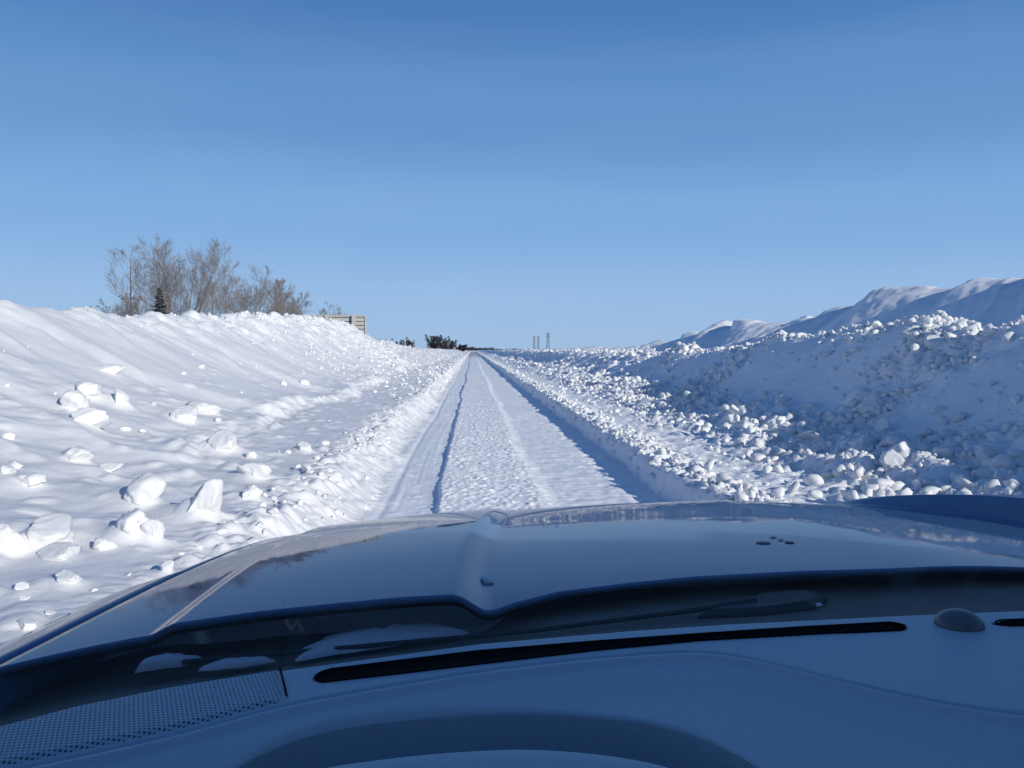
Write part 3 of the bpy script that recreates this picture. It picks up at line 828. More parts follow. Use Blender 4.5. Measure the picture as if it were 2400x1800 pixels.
def glass_mat():
    m, nt, b = new_mat('windscreen_glass')
    N = nt.nodes.new; L = nt.links.new
    nt.nodes.remove(b)
    tr = N('ShaderNodeBsdfTransparent'); tr.inputs['Color'].default_value = (0.95, 0.97, 0.965, 1)
    gl = N('ShaderNodeBsdfGlossy'); gl.inputs['Roughness'].default_value = 0.01
    fr = N('ShaderNodeFresnel'); fr.inputs['IOR'].default_value = 1.45
    # uneven factor that holds the glass reflection down
    tc = N('ShaderNodeTexCoord'); n = N('ShaderNodeTexNoise'); n.inputs['Scale'].default_value = 5; n.inputs['Detail'].default_value = 4
    L(tc.outputs['Object'], n.inputs['Vector'])
    mv = N('ShaderNodeMapRange'); mv.inputs['To Min'].default_value = 0.22; mv.inputs['To Max'].default_value = 0.34
    L(n.outputs['Fac'], mv.inputs['Value'])
    f2 = N('ShaderNodeMath'); f2.operation = 'MULTIPLY'
    L(fr.outputs[0], f2.inputs[0]); L(mv.outputs['Result'], f2.inputs[1])
    mx = N('ShaderNodeMixShader'); L(f2.outputs[0], mx.inputs[0]); L(tr.outputs[0], mx.inputs[1]); L(gl.outputs[0], mx.inputs[2])
    df = N('ShaderNodeBsdfDiffuse'); df.inputs['Color'].default_value = (0.8, 0.8, 0.78, 1)  # added haze veil that lifts the blacks seen through the glass
    tl = N('ShaderNodeBsdfTranslucent'); tl.inputs['Color'].default_value = (0.8, 0.8, 0.78, 1)
    hz = N('ShaderNodeMixShader'); hz.inputs[0].default_value = 0.5; L(df.outputs[0], hz.inputs[1]); L(tl.outputs[0], hz.inputs[2])
    n2 = N('ShaderNodeTexNoise'); n2.inputs['Scale'].default_value = 14; n2.inputs['Detail'].default_value = 8; n2.inputs['Roughness'].default_value = 0.7
    L(tc.outputs['Object'], n2.inputs['Vector'])
    hv = N('ShaderNodeMapRange'); hv.inputs['From Min'].default_value = 0.35; hv.inputs['From Max'].default_value = 0.75; hv.inputs['To Min'].default_value = 0.018; hv.inputs['To Max'].default_value = 0.045
    L(n2.outputs['Fac'], hv.inputs['Value'])
    m2 = N('ShaderNodeMixShader'); L(hv.outputs['Result'], m2.inputs[0]); L(mx.outputs[0], m2.inputs[1]); L(hz.outputs[0], m2.inputs[2])
    L(m2.outputs[0], nt.nodes['Material Output'].inputs['Surface'])
    return m
M_GLASS = glass_mat()

CAR = empty('car', (XC, 0, 0))
tag(CAR, 'grey metallic car seen from its driver seat, hood ahead and dashboard below', 'car')
def part(name, me, mat, parent=None, smooth=True):
    me.transform(Matrix.Translation((-XC, 0, 0)))
    return link(name, me, mat, parent or CAR, smooth)

def sst(a, b, t): return ss((np.asarray(t) - a) / (b - a))

def hood_drop(x, v):
    u = x - XC; a = np.abs(u)
    w = v + 0.22 * u * u - 0.64
    d = 0.20 + 0.03 * w + 0.070 * w * w + 0.046 * w ** 4 - K * x
    d = d + 0.008 * (a / 0.65) ** 4
    d = d + 0.007 * sst(0.632, 0.655, a) + 0.02 * np.clip(a - 0.66, 0, None)
    wn = np.clip(w - 1.12, 0, None); d = d + 3.2 * wn ** 2
    right = u > 0
    ridge = np.where(right, 0.375 - 0.07 * sst(0.95, 1.5, v), 0.40 - 0.055 * sst(0.7, 1.5, v))
    half = np.where(right, 0.011, 0.020 - 0.008 * sst(0.7, 1.5, v))
    d = d + 0.0155 * (1 - sst(1.12, 1.58, v)) * (1 - sst(-1, 1, (a - ridge) / half))
    d = d + np.where(right, 0.011, 0) * sst(0.03, 0.3, u)
    d = d - np.where(right, 0.016 * (1 - 0.75 * sst(1.05, 1.6, v)), 0) * sst(-1, 1, (a - ridge) / half)
    return d

U_R = np.array([-0.83, -0.744, -0.718, -0.693, -0.668, -0.621, -0.576, -0.521, -0.461, -0.414, -0.407, -0.395, -0.384, -0.369, -0.328, -0.262, -0.196, -0.089, 0])
V_R = np.array([0.550, 0.583, 0.595, 0.605, 0.613, 0.622, 0.632, 0.638, 0.644, 0.643, 0.641, 0.637, 0.647, 0.663, 0.691, 0.709, 0.722, 0.727, 0.724])
def v_rear(u): return np.interp(-np.abs(u), U_R, V_R)
def half_w(v): return np.interp(v, [0.5, 0.58, 0.64, 0.70, 0.76, 0.85, 0.93, 1.03, 1.37, 1.6, 1.8, 2.0], [0.765, 0.752, 0.743, 0.736, 0.730, 0.723, 0.716, 0.709, 0.69, 0.665, 0.635, 0.60])

def hood():
    S = np.unique(np.concatenate([np.linspace(-1, 1, 260), np.linspace(-.60, -.44, 90), np.linspace(.36, .60, 200), np.linspace(-.95, -.8, 60), np.linspace(.8, .95, 60)]))
    T = np.linspace(0, 1, 180) ** 1.0
    vr = v_rear(S * 0.75)
    V = vr[None, :] + (1.93 - 0.22 * np.abs(S[None, :]) ** 2.2 - vr[None, :]) * T[:, None]
    U = S[None, :] * half_w(V)
    X = U + XC
    Z = CZ - hood_drop(X, V)
    P = np.stack([X, V, Z], -1)
    # folded lip under the rear edge and at both sides
    lip1 = P[0:1].copy(); lip1[..., 1] -= 0.0008; lip1[..., 2] -= 0.0015
    lip2 = P[0:1].copy(); lip2[..., 1] += 0.004; lip2[..., 2] -= 0.006
    lip3 = P[0:1].copy(); lip3[..., 1] += 0.012; lip3[..., 2] -= 0.0075
    under = np.concatenate([lip3 + [0, 0.10 * k, -0.004 - 0.003 * k] for k in range(3)], 0)
    P = np.concatenate([lip3, lip2, lip1, P], 0)
    l1 = P[:, :1].copy(); l1[..., 0] += 0.004; l1[..., 2] -= 0.03
    r1 = P[:, -1:].copy(); r1[..., 0] -= 0.004; r1[..., 2] -= 0.03
    P = np.concatenate([l1, P, r1], 1)
    h = part('hood', grid_mesh('hood', P), M_PAINT)
    part('inner_panel', grid_mesh('inner_panel', under), M_UNDER, h)
hood()

def fender(sg):
    V = np.concatenate([np.linspace(0.42, 1.9, 120)])
    prof = [(0.005, 0.045), (0.005, 0.003), (0.007, 0.001), (0.02, 0.005), (0.04, 0.0125), (0.065, 0.024), (0.085, 0.042), (0.098, 0.070), (0.115, 0.11), (0.125, 0.18), (0.135, 0.30), (0.14, 0.45), (0.11, 0.62), (0.07, 0.78)]
    rows = []
    for v in V:
        hw = float(half_w(v)); e = hw
        x = XC + sg * hw
        z0 = CZ - float(hood_drop(np.array(x), np.array(v)))
        kx = max(0.0, v - 1.35) * 0.28
        rows.append([(XC + sg * (hw + dx * (1 + 0.25 * (v < 0.9)) - kx * dx * 3), v, z0 - dz * (1.0 if dz < .2 else (z0 - 0.28) / (CZ - .255 - .28))) for dx, dz in prof])
    P = np.array(rows)
    if sg < 0: P = P[:, ::-1]
    part('fender', grid_mesh('fender', P), M_PAINT)
fender(-1); fender(1)

# cowl panel between hood and glass
UF = np.array([-0.76, -0.69, -0.649, -0.60, -0.536, -0.395, -0.28, -0.20, -0.05, 0.0])
VF = np.array([0.455, 0.482, 0.512, 0.535, 0.556, 0.592, 0.606, 0.612, 0.616, 0.616])
def v_far(u): return np.interp(-np.abs(u), UF, VF)
def plane_z(x, D): return CZ - D + K * x

def cowl():
    U = np.linspace(-0.80, 0.80, 161); X = U + XC
    vf = v_far(U)
    vr = v_rear(U)
    rows = []
    for f, D in [(-0.01, 0.27), (0.004, 0.238), (0.012, 0.2325), (0.25, 0.233), (0.6, 0.236), (0.9, 0.238), (1.15, 0.240), (1.5, 0.243), (2.0, 0.25), (2.6, 0.30)]:
        v = vf + np.maximum(vr - vf, 0.05) * f if f > 0.1 else vf + f
        crown = 0.013 * (np.abs(U) / 0.65) ** 4
        rows.append(np.stack([X, v, plane_z(X, D) - crown * min(1, max(0, f)) - 0.0], -1))
    part('cowl', grid_mesh('cowl', np.array(rows)), M_COWL)
cowl()

# glass
def glass():
    U = np.linspace(-0.78, 0.78, 60); X = U + XC
    T = np.linspace(0, 1, 24)
    rows = []
    for t in T:
        v = v_far(U) + 0.006 - t * (v_far(U) - 0.08 + 0.03 * np.abs(U))
        z = plane_z(X, 0.2335) + 0.40 * t + 0.035 * t * (1 - t) * 2
        x = XC + U * (1 - 0.20 * t)
        rows.append(np.stack([x, v, z], -1))
    part('windshield', grid_mesh('windshield', np.array(rows)), M_GLASS)
glass()

# dashboard
XA = np.array([-0.30, -0.16, -0.134, -0.12, -0.103, -0.085, -0.062, -0.03, 0.004, 0.03, 0.059, 0.085, 0.11, 0.129, 0.145, 0.156, 0.175, 0.32])
YA = np.array([0.02, 0.36, 0.418, 0.442, 0.457, 0.465, 0.471, 0.4745, 0.476, 0.4745, 0.470, 0.4625, 0.452, 0.437, 0.415, 0.391, 0.34, 0.02])
XCR = np.array([-0.40, -0.30, -0.229, -0.171, -0.116, -0.05, 0.004, 0.07, 0.13, 0.161, 0.178, 0.194, 0.215, 0.24, 0.263, 0.29, 0.321, 0.36, 0.42, 0.9])
YCR = np.array([0.38, 0.405, 0.434, 0.459, 0.493, 0.515, 0.531, 0.5435, 0.5500, 0.550, 0.5445, 0.533, 0.513, 0.489, 0.469, 0.449, 0.435, 0.425, 0.42, 0.41])
def smooth_interp(x, xp, fp):
    a = np.interp(x, xp, fp)
    w = np.linspace(-0.02, 0.02, 9)
    return np.mean([np.interp(x + k, xp, fp) for k in w], 0)
DD = 0.22
def dash_z(x, v):
    z = plane_z(x, DD)
    yc = smooth_interp(x, XCR, YCR)
    z = z - 0.0022 * np.exp(-((v - yc) / 0.0028) ** 2) + 0.0030 * np.exp(-((v - yc + 0.011) / 0.006) ** 2) - 0.004 * sst(0, 0.05, yc - v - 0.02)
    vf = v_far(x - XC)
    z = z - 0.010 * np.exp(-((vf - v) / 0.006) ** 2)          # rolled front edge
    return z

SLOT_X = np.array([-0.101, -0.05, 0.004, 0.09, 0.168, 0.25, 0.329]); SLOT_Y = np.array([0.533, 0.543, 0.554, 0.567, 0.5755, 0.580, 0.582]); SLOT_W = np.array([0.0105, 0.0115, 0.012, 0.0085, 0.0065, 0.0075, 0.0085])
DASH = None
def dashboard():
    global DASH
    x = np.linspace(-0.36, 1.16, 900)
    vf = v_far(x - XC) - 0.001
    inside = (x > -0.134) & (x < 0.156)
    yn = np.where((x > XA[0]) & (x < XA[-1]), smooth_interp(x, XA, YA), 0.02)
    yn = np.minimum(np.maximum(yn, 0.18), vf - 0.03)
    T = np.linspace(0, 1, 260)
    V = yn[None] + (vf - yn)[None] * T[:, None]
    X = np.broadcast_to(x, V.shape)
    Z = dash_z(X, V)
    # recess of the defroster slot
    sy = np.interp(X, SLOT_X, SLOT_Y); sw = np.interp(X, SLOT_X, SLOT_W)
    endf = np.clip(np.minimum(X + 0.108, 0.333 - X) / 0.008, 0, 1) ** 0.5
    m = sst(1.0, 0.75, np.abs(V - sy) / np.maximum(sw * endf, 1e-4)) * (X > -0.108) * (X < 0.333)
    sw2 = 0.0065 * np.clip((X - 0.400) / 0.02, 0, 1) ** .5
    m2 = sst(1.0, 0.75, np.abs(V - 0.579) / np.maximum(sw2, 1e-4)) * (X > 0.40) * (X < 0.9)
    Z = Z - 0.016 * np.maximum(m, m2)
    # rolled near edge over the instrument recess
    Z = Z - 0.004 * np.exp(-((V - yn[None]) / 0.004) ** 2)
    low = np.stack([x, yn - 0.004, Z[0] - 0.010], -1)[None]
    low2 = np.stack([x, yn - 0.020, Z[0] - 0.030], -1)[None]
    low3 = np.stack([x, yn - 0.035, Z[0] - 0.060], -1)[None]
    low4 = np.stack([x, yn - 0.035, Z[0] - 0.40], -1)[None]
    P = np.stack([X, V, Z], -1)
    P = np.concatenate([low4, low3, low2, low, P], 0)
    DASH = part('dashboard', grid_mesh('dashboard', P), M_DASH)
dashboard()
def sub(name, me, mat, smooth=True):
    return part(name, me, mat, DASH, smooth)

def slot(xa, xb, yf, wf, name):
    x = np.linspace(xa, xb, 200); y = yf(x); w = wf(x)
    endf = np.clip(np.minimum(x - xa, xb - x) / 0.008, 0, 1) ** 0.5
    w = w * endf
    rows = []
    for f, dz in ((-1.0, 0.0012), (-0.9, -0.001), (0, -0.002), (0.9, 0.0), (1.0, 0.0012)):
        rows.append(np.stack([x, y + w * f * 1.02, plane_z(x, DD) + dz], -1))
    sub(name, grid_mesh(name, np.array(rows)), M_VENT)
slot(-0.1075, 0.3325, lambda x: np.interp(x, SLOT_X, SLOT_Y), lambda x: np.interp(x, SLOT_X, SLOT_W), 'defroster_vent')
slot(0.402, 0.86, lambda x: x * 0 + 0.579, lambda x: x * 0 + 0.0065, 'defroster_vent')

def speaker_grille():
    x = np.linspace(-0.34, -0.136, 120)
    yc = smooth_interp(x, XCR, YCR); vf = v_far(x - XC)
    T = np.linspace(0, 1, 60)
    xr = -0.136 + 0.016 * (1 - T)
    S = np.linspace(0, 1, 140)
    X = -0.345 + (xr[:, None] + 0.345) * S[None]
    a = smooth_interp(X, XCR, YCR) + 0.007; b = v_far(X - XC) - 0.009
    V = a + (b - a) * T[:, None]
    edge = np.minimum(np.minimum(S[None] * 8, (1 - S[None]) * 25), np.minimum(T[:, None], 1 - T[:, None]) * 12)
    Z = plane_z(X, DD) + 0.0018 * ss(edge)
    me = grid_mesh('speaker_grille', np.stack([X, V, Z], -1))
    uvl = me.uv_layers.new(name='UVMap')
    idx = np.zeros(len(me.loops), dtype=np.int32); me.loops.foreach_get('vertex_index', idx)
    UV = np.stack([X / 0.0029, (V + 0.0) / 0.0034], -1).reshape(-1, 2)[idx]
    uvl.data.foreach_set('uv', UV.ravel().astype(np.float32))
    sub('speaker_grille', me, M_GRILLE)
    # seam to the centre panel
    t = np.linspace(0, 1, 30); xx = -0.1345 + 0.0165 * (1 - t); yy = 0.4985 + (0.548 - 0.4985) * t
    rows = [np.stack([xx + d, yy, plane_z(xx, DD) + 0.0022 + 0 * t], -1) for d in (-0.0008, 0.0008)]
    sub('panel_seam', grid_mesh('panel_seam', np.array(rows)), M_VENT)
speaker_grille()

def instrument_hood():
    # recess face, its shade painted in, and the lit visor lip in front of the gauges
    x = np.linspace(-0.20, 0.225, 160)
    ya = np.where((x > XA[0]) & (x < XA[-1]), smooth_interp(x, XA, YA), 0.02)
    yl = np.interp(x, [-0.25, -0.2, -0.13, -0.085, -0.027, 0.02, 0.033, 0.082, 0.112, 0.16, 0.22, 0.3], [0.15, 0.30, 0.398, 0.423, 0.4325, 0.4335, 0.433, 0.420, 0.402, 0.34, 0.20, 0.1])
    w = np.linspace(-0.02, 0.02, 9)
    yl = np.mean([np.interp(x + k, x, yl) for k in w], 0)
    rows = []
    for d, D in [(0.010, 0.31), (0.003, 0.25), (0.0, 0.229), (-0.003, 0.2235), (-0.009, 0.2205), (-0.02, 0.2195), (-0.06, 0.2205), (-0.10, 0.230), (-0.115, 0.25), (-0.118, 0.30)]:
        rows.append(np.stack([x, yl + d, plane_z(x, D)], -1))
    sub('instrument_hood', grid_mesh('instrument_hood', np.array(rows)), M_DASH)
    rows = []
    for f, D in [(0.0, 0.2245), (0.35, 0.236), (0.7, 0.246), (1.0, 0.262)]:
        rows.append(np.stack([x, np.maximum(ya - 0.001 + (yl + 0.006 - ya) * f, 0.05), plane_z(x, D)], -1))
    sub('gauge_recess', grid_mesh('gauge_recess', np.array(rows)), M_DASH_SHADE)
instrument_hood()

M_LENS = plain('sensor_lens', (0.10, 0.13, 0.14), 0.35, spec=0.5)
def light_sensor():
    bm = bmesh.new(); bmesh.ops.create_uvsphere(bm, u_segments=36, v_segments=18, radius=1)
    for v in bm.verts:
        if v.co.z < -0.05: v.co.z = -0.05
        r = math.hypot(v.co.x, v.co.y)
        v.co.z = max(-0.05, v.co.z) ** 1 if v.co.z > 0 else v.co.z
    bmesh.ops.transform(bm, matrix=Matrix.Translation((0.374, 0.580, float(plane_z(np.array(0.374), DD)))) @ Matrix.Rotation(-0.35, 4, 'Z') @ Matrix.Diagonal((0.0175, 0.0155, 0.0120, 1)), verts=bm.verts)
    sub('light_sensor', bm_mesh('light_sensor', bm), M_LENS)
light_sensor()

def wiper():
    # pivot cover on the cowl
    O = [(0.190, 0.655), (0.226, 0.672), (0.262, 0.700), (0.312, 0.706), (0.322, 0.690), (0.300, 0.668), (0.245, 0.655)]
    V, F = [], []
    for k, (s_, dz) in enumerate(((1.0, -0.004), (0.97, 0.004), (0.8, 0.009))):
        cx = sum(p[0] for p in O) / len(O); cy = sum(p[1] for p in O) / len(O)
        for p in O:
            V.append((cx + (p[0] - cx) * s_, cy + (p[1] - cy) * s_, float(plane_z(np.array(p[0]), 0.236)) + dz))
    n = len(O)
    for k in range(2):
        for i in range(n):
            j = (i + 1) % n
            F.append((k * n + i, k * n + j, (k + 1) * n + j, (k + 1) * n + i))
    F.append(tuple(range(2 * n, 3 * n)))
    w = part('wiper', py_mesh('wiper', V, F), M_BLACK, smooth=False)
    t = Tubes()
    pts = [Vector((0.25, 0.676, float(plane_z(np.array(0.25), 0.228)))), Vector((0.18, 0.660, float(plane_z(np.array(0.18), 0.229)))), Vector((0.05, 0.634, float(plane_z(np.array(0.05), 0.231)))), Vector((-0.22, 0.60, float(plane_z(np.array(-0.22), 0.232))))]
    t.tube(pts, [0.0035, 0.0025, 0.002, 0.002], 6)
    part('wiper_arm', t.mesh('wiper_arm'), M_BLACK, w)
wiper()

# the rest of the body: what the shadow on the snow and a side step show
def body():
    # nose with bumper
    U = np.linspace(-1, 1, 81)
    hw = 0.80
    rows = []
    for z, inset in [(0.93, 0.10), (0.86, 0.03), (0.74, -0.02), (0.62, -0.06), (0.50, -0.08), (0.36, -0.05), (0.26, 0.02)]:
        x = XC + U * (hw + 0.03)
        v = 1.93 - 0.26 * np.abs(U) ** 2.4 - inset
        rows.append(np.stack([x, v, z + 0 * U], -1))
    part('front_bumper', grid_mesh('front_bumper', np.array(rows)), M_PAINT)
    bm = bmesh.new(); add_box(bm, (XC, 1.955, 0.70), (0.8, 0.03, 0.16), None, 0.01)
    part('radiator_grille', bm_mesh('radiator_grille', bm), M_BLACK, smooth=False)
    for sg in (-1, 1):
        bm = bmesh.new(); add_box(bm, (XC + sg * 0.63, 1.87, 0.78), (0.26, 0.10, 0.12), Euler((0, 0, -sg * 0.35)), 0.03)
        part('headlight', bm_mesh('headlight', bm), M_LAMP)
    # roof
    X = np.linspace(-1, 1, 41); Vv = np.linspace(0.09, -2.3, 40)
    P = np.array([[(XC + s_ * (0.66 - 0.03 * abs(v + 1.0)), v, 1.69 - 0.05 * s_ ** 2 - 0.03 * (v + 1.0) ** 2) for s_ in X] for v in Vv])
    P2 = P.copy(); P2[..., 2] -= 0.045
    part('roof', grid_mesh('roof', np.concatenate([P, P2[::-1]], 0)), M_PAINT)
    for sg in (-1, 1):
        # door with sill line
        rows = []
        for v in np.linspace(0.44, -1.9, 30):
            rows.append([(XC + sg * a, v, z) for a, z in [(0.80, 1.16), (0.84, 1.14), (0.90, 1.06), (0.925, 0.9), (0.925, 0.62), (0.90, 0.42), (0.84, 0.30)]])
        part('door', grid_mesh('door', np.array(rows)), M_PAINT)
        t = Tubes()
        t.tube([Vector((XC + sg * 0.80, 0.43, 1.14)), Vector((XC + sg * 0.76, 0.24, 1.38)), Vector((XC + sg * 0.70, 0.06, 1.55)), Vector((XC + sg * 0.66, -0.12, 1.63))], [0.05, 0.055, 0.06, 0.05], 8)
        part('windshield_pillar', t.mesh('windshield_pillar'), M_BLACK)
        t = Tubes()
        t.tube([Vector((XC + sg * 0.84, -0.62, 1.12)), Vector((XC + sg * 0.74, -0.66, 1.45)), Vector((XC + sg * 0.65, -0.68, 1.66))], [0.07, 0.06, 0.06], 8)
        part('door_pillar', t.mesh('door_pillar'), M_BLACK)
        t = Tubes()
        t.tube([Vector((XC + sg * 0.68, 0.08, 1.585)), Vector((XC + sg * 0.69, -0.3, 1.61)), Vector((XC + sg * 0.68, -1.0, 1.63)), Vector((XC + sg * 0.63, -2.2, 1.60)), Vector((XC + sg * 0.80, -2.5, 1.1))], [0.06, 0.065, 0.06, 0.05, 0.08], 8)
        part('roof_rail', t.mesh('roof_rail'), M_PAINT)
        for v in (1.15, -1.75):
            wh = empty('wheel', (0, 0, 0)); wh.parent = CAR
            def ring(r0, r1, wd, name, mat):
                rows = []
                for k in range(41):
                    a = 2 * math.pi * k / 40
                    rows.append([(XC + sg * 0.80 + dx, v + r * math.cos(a), 0.36 + r * math.sin(a)) for dx, r in [(-wd, r0), (-wd, r1 - .02), (-wd * .8, r1), (wd * .8, r1), (wd, r1 - .02), (wd, r0)]])
                me = grid_mesh(name, np.array(rows)); me.transform(Matrix.Translation((-XC, 0, 0)))
                link(name, me, mat, wh, True)
            ring(0.24, 0.36, 0.11, 'tyre', M_RUBBER)
            ring(0.05, 0.24, 0.09, 'rim', M_RIM)
    bm = bmesh.new(); add_box(bm, (XC, -2.3, 0.85), (1.72, 0.5, 0.9), None, 0.12)
    part('tailgate', bm_mesh('tailgate', bm), M_PAINT, smooth=False)
    bm = bmesh.new(); add_box(bm, (XC, -0.8, 0.36), (1.6, 2.6, 0.06), None, 0.01)
    part('cabin_floor', bm_mesh('cabin_floor', bm), M_FABRIC, smooth=False)
    for s_ in (-0.4, 0.4):
        bm = bmesh.new()
        add_box(bm, (XC + s_, -0.75, 0.62), (0.5, 0.5, 0.18), None, 0.05)
        add_box(bm, (XC + s_, -1.02, 1.02), (0.48, 0.16, 0.68), Euler((0.25, 0, 0)), 0.05)
        add_box(bm, (XC + s_, -1.14, 1.46), (0.27, 0.10, 0.18), Euler((0.2, 0, 0)), 0.04)
        part('seat', bm_mesh('seat', bm), M_FABRIC)
body()

# ------------------------------------------------------------------ loose bits on the car
def on_hood(x, v): return CZ - float(hood_drop(np.array(x), np.array(v)))
def blob(name, x, v, z, sx, sy, sz, seed, label, cat, mat=None, group=None):
    V, F = rock(seed, 3, 2, 0.3)
    me = mesh_arrays(name, V * np.array([sx, sy, sz]), F)
    o = link(name, me, mat or M_CHUNK, smooth=True); o.location = (x, v, z)
    return tag(o, label, cat, group)
blob('snow_clump', 0.014, 0.742, on_hood(0.014, 0.742) + 0.002, 0.0065, 0.010, 0.0035, 901, 'small snow clump stuck on the hood beside the left hood ridge', 'snow')
M_WET = plain('wet_spot', (0.012, 0.016, 0.025), 0.45, spec=0.3, var=0.1)
for i, (x_, v_, a, b, lab) in enumerate([(0.328, 0.868, 0.0075, 0.007, 'largest dark wet spot on the hood, left of the others'), (0.3575, 0.865, 0.0055, 0.006, 'dark wet spot on the hood, nearest of the right hand group'),
                                  (0.3535, 0.880, 0.0040, 0.003, 'thin dark wet streak on the hood, middle of the right hand group'), (0.352, 0.899, 0.0040, 0.004, 'small dark wet spot on the hood, farthest of the right hand group')]):
    n = 20; V = []; rs = random.Random(i)
    for k in range(n):
        t = 2 * math.pi * k / n; q = 1 + rs.uniform(-.18, .18)
        px_, py_ = x_ + a * math.cos(t) * q, v_ + b * math.sin(t) * q
        V.append((px_ - x_, py_ - v_, on_hood(px_, py_) - on_hood(x_, v_) + 0.0008))
    V.append((0, 0, 0.0016))
    o = link('wet_spot', py_mesh('wet_spot', V, [(k, (k + 1) % n, n) for k in range(n)]), M_WET, smooth=True)
    o.location = (x_, v_, on_hood(x_, v_)); tag(o, lab, 'water drop')

M_OLD = snow_mat('cowl_snow', base=(0.52, 0.53, 0.55), bump_scale=120, bump=0.5, dist=0.002)
def snow_patch(poly, label, h=0.006):
    base = [Vector((p[0], p[1], 0)) for p in poly]
    poly = []
    for i, p in enumerate(base):
        q = base[(i + 1) % len(base)]
        for k in range(4):
            w = p.lerp(q, k / 4)
            poly.append(w + Vector((0.0022 * mnoise.noise(w * 160), 0.0022 * mnoise.noise(w * 160 + Vector((9, 3, 1))), 0)))
    n = len(poly); c = sum(poly, Vector()) / n
    V, F = [], []
    for s_, dz in ((1.0, -0.001), (0.93, h * .35), (0.8, h * .7), (0.5, h), (0.0, h * 1.05)):
        for p in poly:
            q = c.lerp(p, s_) if s_ else c
            V.append((q.x - c.x, q.y - c.y, float(plane_z(np.array(q.x), 0.234)) - float(plane_z(np.array(c.x), 0.234)) + dz + (0.0022 * mnoise.noise(Vector((q.x, q.y, 0)) * 130) if s_ < 1 else 0)))
    for k in range(4):
        for i in range(n):
            j = (i + 1) % n; F.append((k * n + i, k * n + j, (k + 1) * n + j, (k + 1) * n + i))
    o = link('snow_patch', py_mesh('snow_patch', V, F), M_OLD, smooth=True)
    o.location = (c.x, c.y, float(plane_z(np.array(c.x), 0.234)))
    tag(o, label, 'snow')
snow_patch([(-0.135, 0.600), (-0.137, 0.618), (-0.122, 0.640), (-0.112, 0.648), (-0.100, 0.652), (-0.085, 0.648), (-0.070, 0.652), (-0.058, 0.661), (-0.045, 0.664), (-0.024, 0.662), (-0.012, 0.652), (-0.002, 0.645), (-0.03, 0.632), (-0.08, 0.618)],
           'grey patch of leftover snow lying on the cowl below the hood ridge')
snow_patch([(-0.252, 0.590), (-0.254, 0.604), (-0.242, 0.612), (-0.222, 0.611), (-0.205, 0.606), (-0.225, 0.598)], 'small rounded patch of old snow at the left end of the cowl')
snow_patch([(-0.205, 0.588), (-0.196, 0.602), (-0.180, 0.610), (-0.160, 0.610), (-0.150, 0.600), (-0.175, 0.592)], 'faint thin streak of old snow between the two cowl patches', 0.003)
blob('snow_clump', 0.262, 0.668, float(plane_z(np.array(0.262), 0.234)) + 0.001, 0.0065, 0.004, 0.0018, 905, 'small white snow bit left of its pair at the wiper pivot', 'snow')
blob('snow_clump', 0.303, 0.676, float(plane_z(np.array(0.303), 0.234)) + 0.001, 0.006, 0.004, 0.002, 907, 'small white snow bit right of its pair at the wiper pivot', 'snow')

# ------------------------------------------------------------------ light, sky, camera
SUN_EL, SUN_AZ = R(19.5), R(138)       # azimuth clockwise from the road direction (+Y)
w = bpy.data.worlds.new('World'); scene.world = w; w.use_nodes = True
nt = w.node_tree; N = nt.nodes.new; L = nt.links.new
bg = nt.nodes['Background']
sky = N('ShaderNodeTexSky'); sky.sky_type = 'NISHITA'; sky.sun_disc = False
sky.sun_elevation = SUN_EL; sky.sun_rotation = SUN_AZ
sky.altitude = 200; sky.air_density = 1.0; sky.dust_density = 0.4; sky.ozone_density = 1.5
# faint high cirrus
tc = N('ShaderNodeTexCoord'); mp = N('ShaderNodeMapping'); mp.inputs['Scale'].default_value = (1.2, 1.2, 9)
mp.inputs['Rotation'].default_value = (0.12, 0.18, 0.4)
L(tc.outputs['Generated'], mp.inputs['Vector'])
nz = N('ShaderNodeTexNoise'); nz.inputs['Scale'].default_value = 1.6; nz.inputs['Detail'].default_value = 5; nz.inputs['Roughness'].default_value = 0.5
L(mp.outputs['Vector'], nz.inputs['Vector'])
mr = N('ShaderNodeMapRange'); mr.inputs['From Min'].default_value = 0.45; mr.inputs['From Max'].default_value = 0.8; mr.inputs['To Max'].default_value = 0.06
L(nz.outputs['Fac'], mr.inputs['Value'])
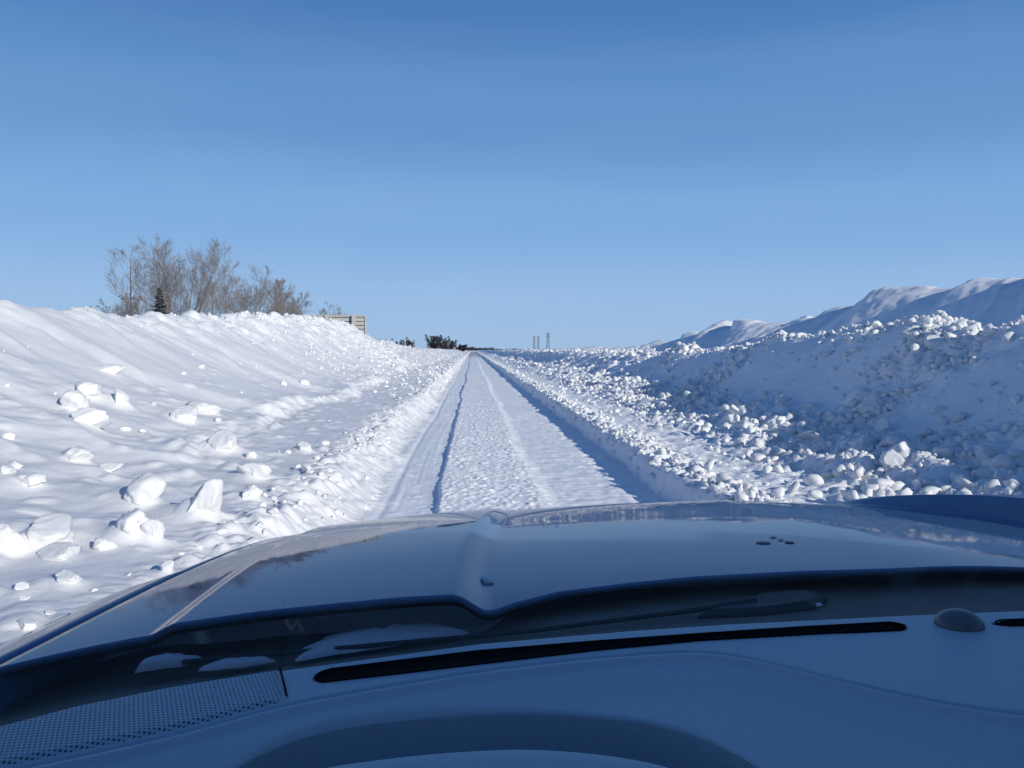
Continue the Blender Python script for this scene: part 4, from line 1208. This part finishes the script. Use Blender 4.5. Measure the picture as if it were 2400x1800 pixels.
# colour of the clear winter sky by height above the horizon, blended with the physical sky
nrm = N('ShaderNodeVectorMath'); nrm.operation = 'NORMALIZE'; L(tc.outputs['Generated'], nrm.inputs[0])
sp = N('ShaderNodeSeparateXYZ'); L(nrm.outputs[0], sp.inputs[0])
rp = N('ShaderNodeValToRGB'); L(sp.outputs['Z'], rp.inputs['Fac'])
cr = rp.color_ramp; cr.interpolation = 'EASE'
stops = [(0.0, (0.36, 0.55, 0.83)), (0.06, (0.325, 0.525, 0.85)), (0.15, (0.232, 0.44, 0.80)), (0.28, (0.13, 0.31, 0.645)), (0.40, (0.072, 0.21, 0.53)), (0.65, (0.032, 0.11, 0.33)), (1.0, (0.02, 0.075, 0.25))]
while len(cr.elements) < len(stops): cr.elements.new(0.5)
for e, (p, c) in zip(cr.elements, stops):
    e.position = p; e.color = (*c, 1)
sc_ = N('ShaderNodeVectorMath'); sc_.operation = 'SCALE'; sc_.inputs['Scale'].default_value = 10
L(rp.outputs['Color'], sc_.inputs[0])
mb_ = N('ShaderNodeMix'); mb_.data_type = 'RGBA'; mb_.inputs['Factor'].default_value = 0.93
L(sky.outputs['Color'], mb_.inputs['A']); L(sc_.outputs[0], mb_.inputs['B'])
mx = N('ShaderNodeMix'); mx.data_type = 'RGBA'; mx.inputs['B'].default_value = (5.5, 7.0, 8.8, 1)
L(mr.outputs['Result'], mx.inputs['Factor']); L(mb_.outputs['Result'], mx.inputs['A'])
L(mx.outputs['Result'], bg.inputs['Color'])
bg.inputs['Strength'].default_value = 0.10

sl = bpy.data.lights.new('sun', 'SUN'); sl.energy = 4.4; sl.angle = R(0.53); sl.color = (1.0, 0.94, 0.85)
so = bpy.data.objects.new('sun', sl); COL.objects.link(so)
d = Vector((math.sin(SUN_AZ) * math.cos(SUN_EL), math.cos(SUN_AZ) * math.cos(SUN_EL), math.sin(SUN_EL)))
so.rotation_euler = d.to_track_quat('Z', 'Y').to_euler(); so.location = d * 30

cam = bpy.data.cameras.new('camera'); co = bpy.data.objects.new('camera', cam); COL.objects.link(co)
cam.sensor_width = 36; cam.lens = 36 * 1703 / 2212
cam.clip_start = 0.02; cam.clip_end = 20000
co.location = (0, 0, CZ); co.rotation_euler = (R(90 - 2.502), 0, R(-2.891))
scene.camera = co
scene.view_settings.view_transform = 'Standard'; scene.view_settings.look = 'None'; scene.view_settings.exposure = 0
scene.cycles.max_bounces = 8; scene.cycles.transparent_max_bounces = 12
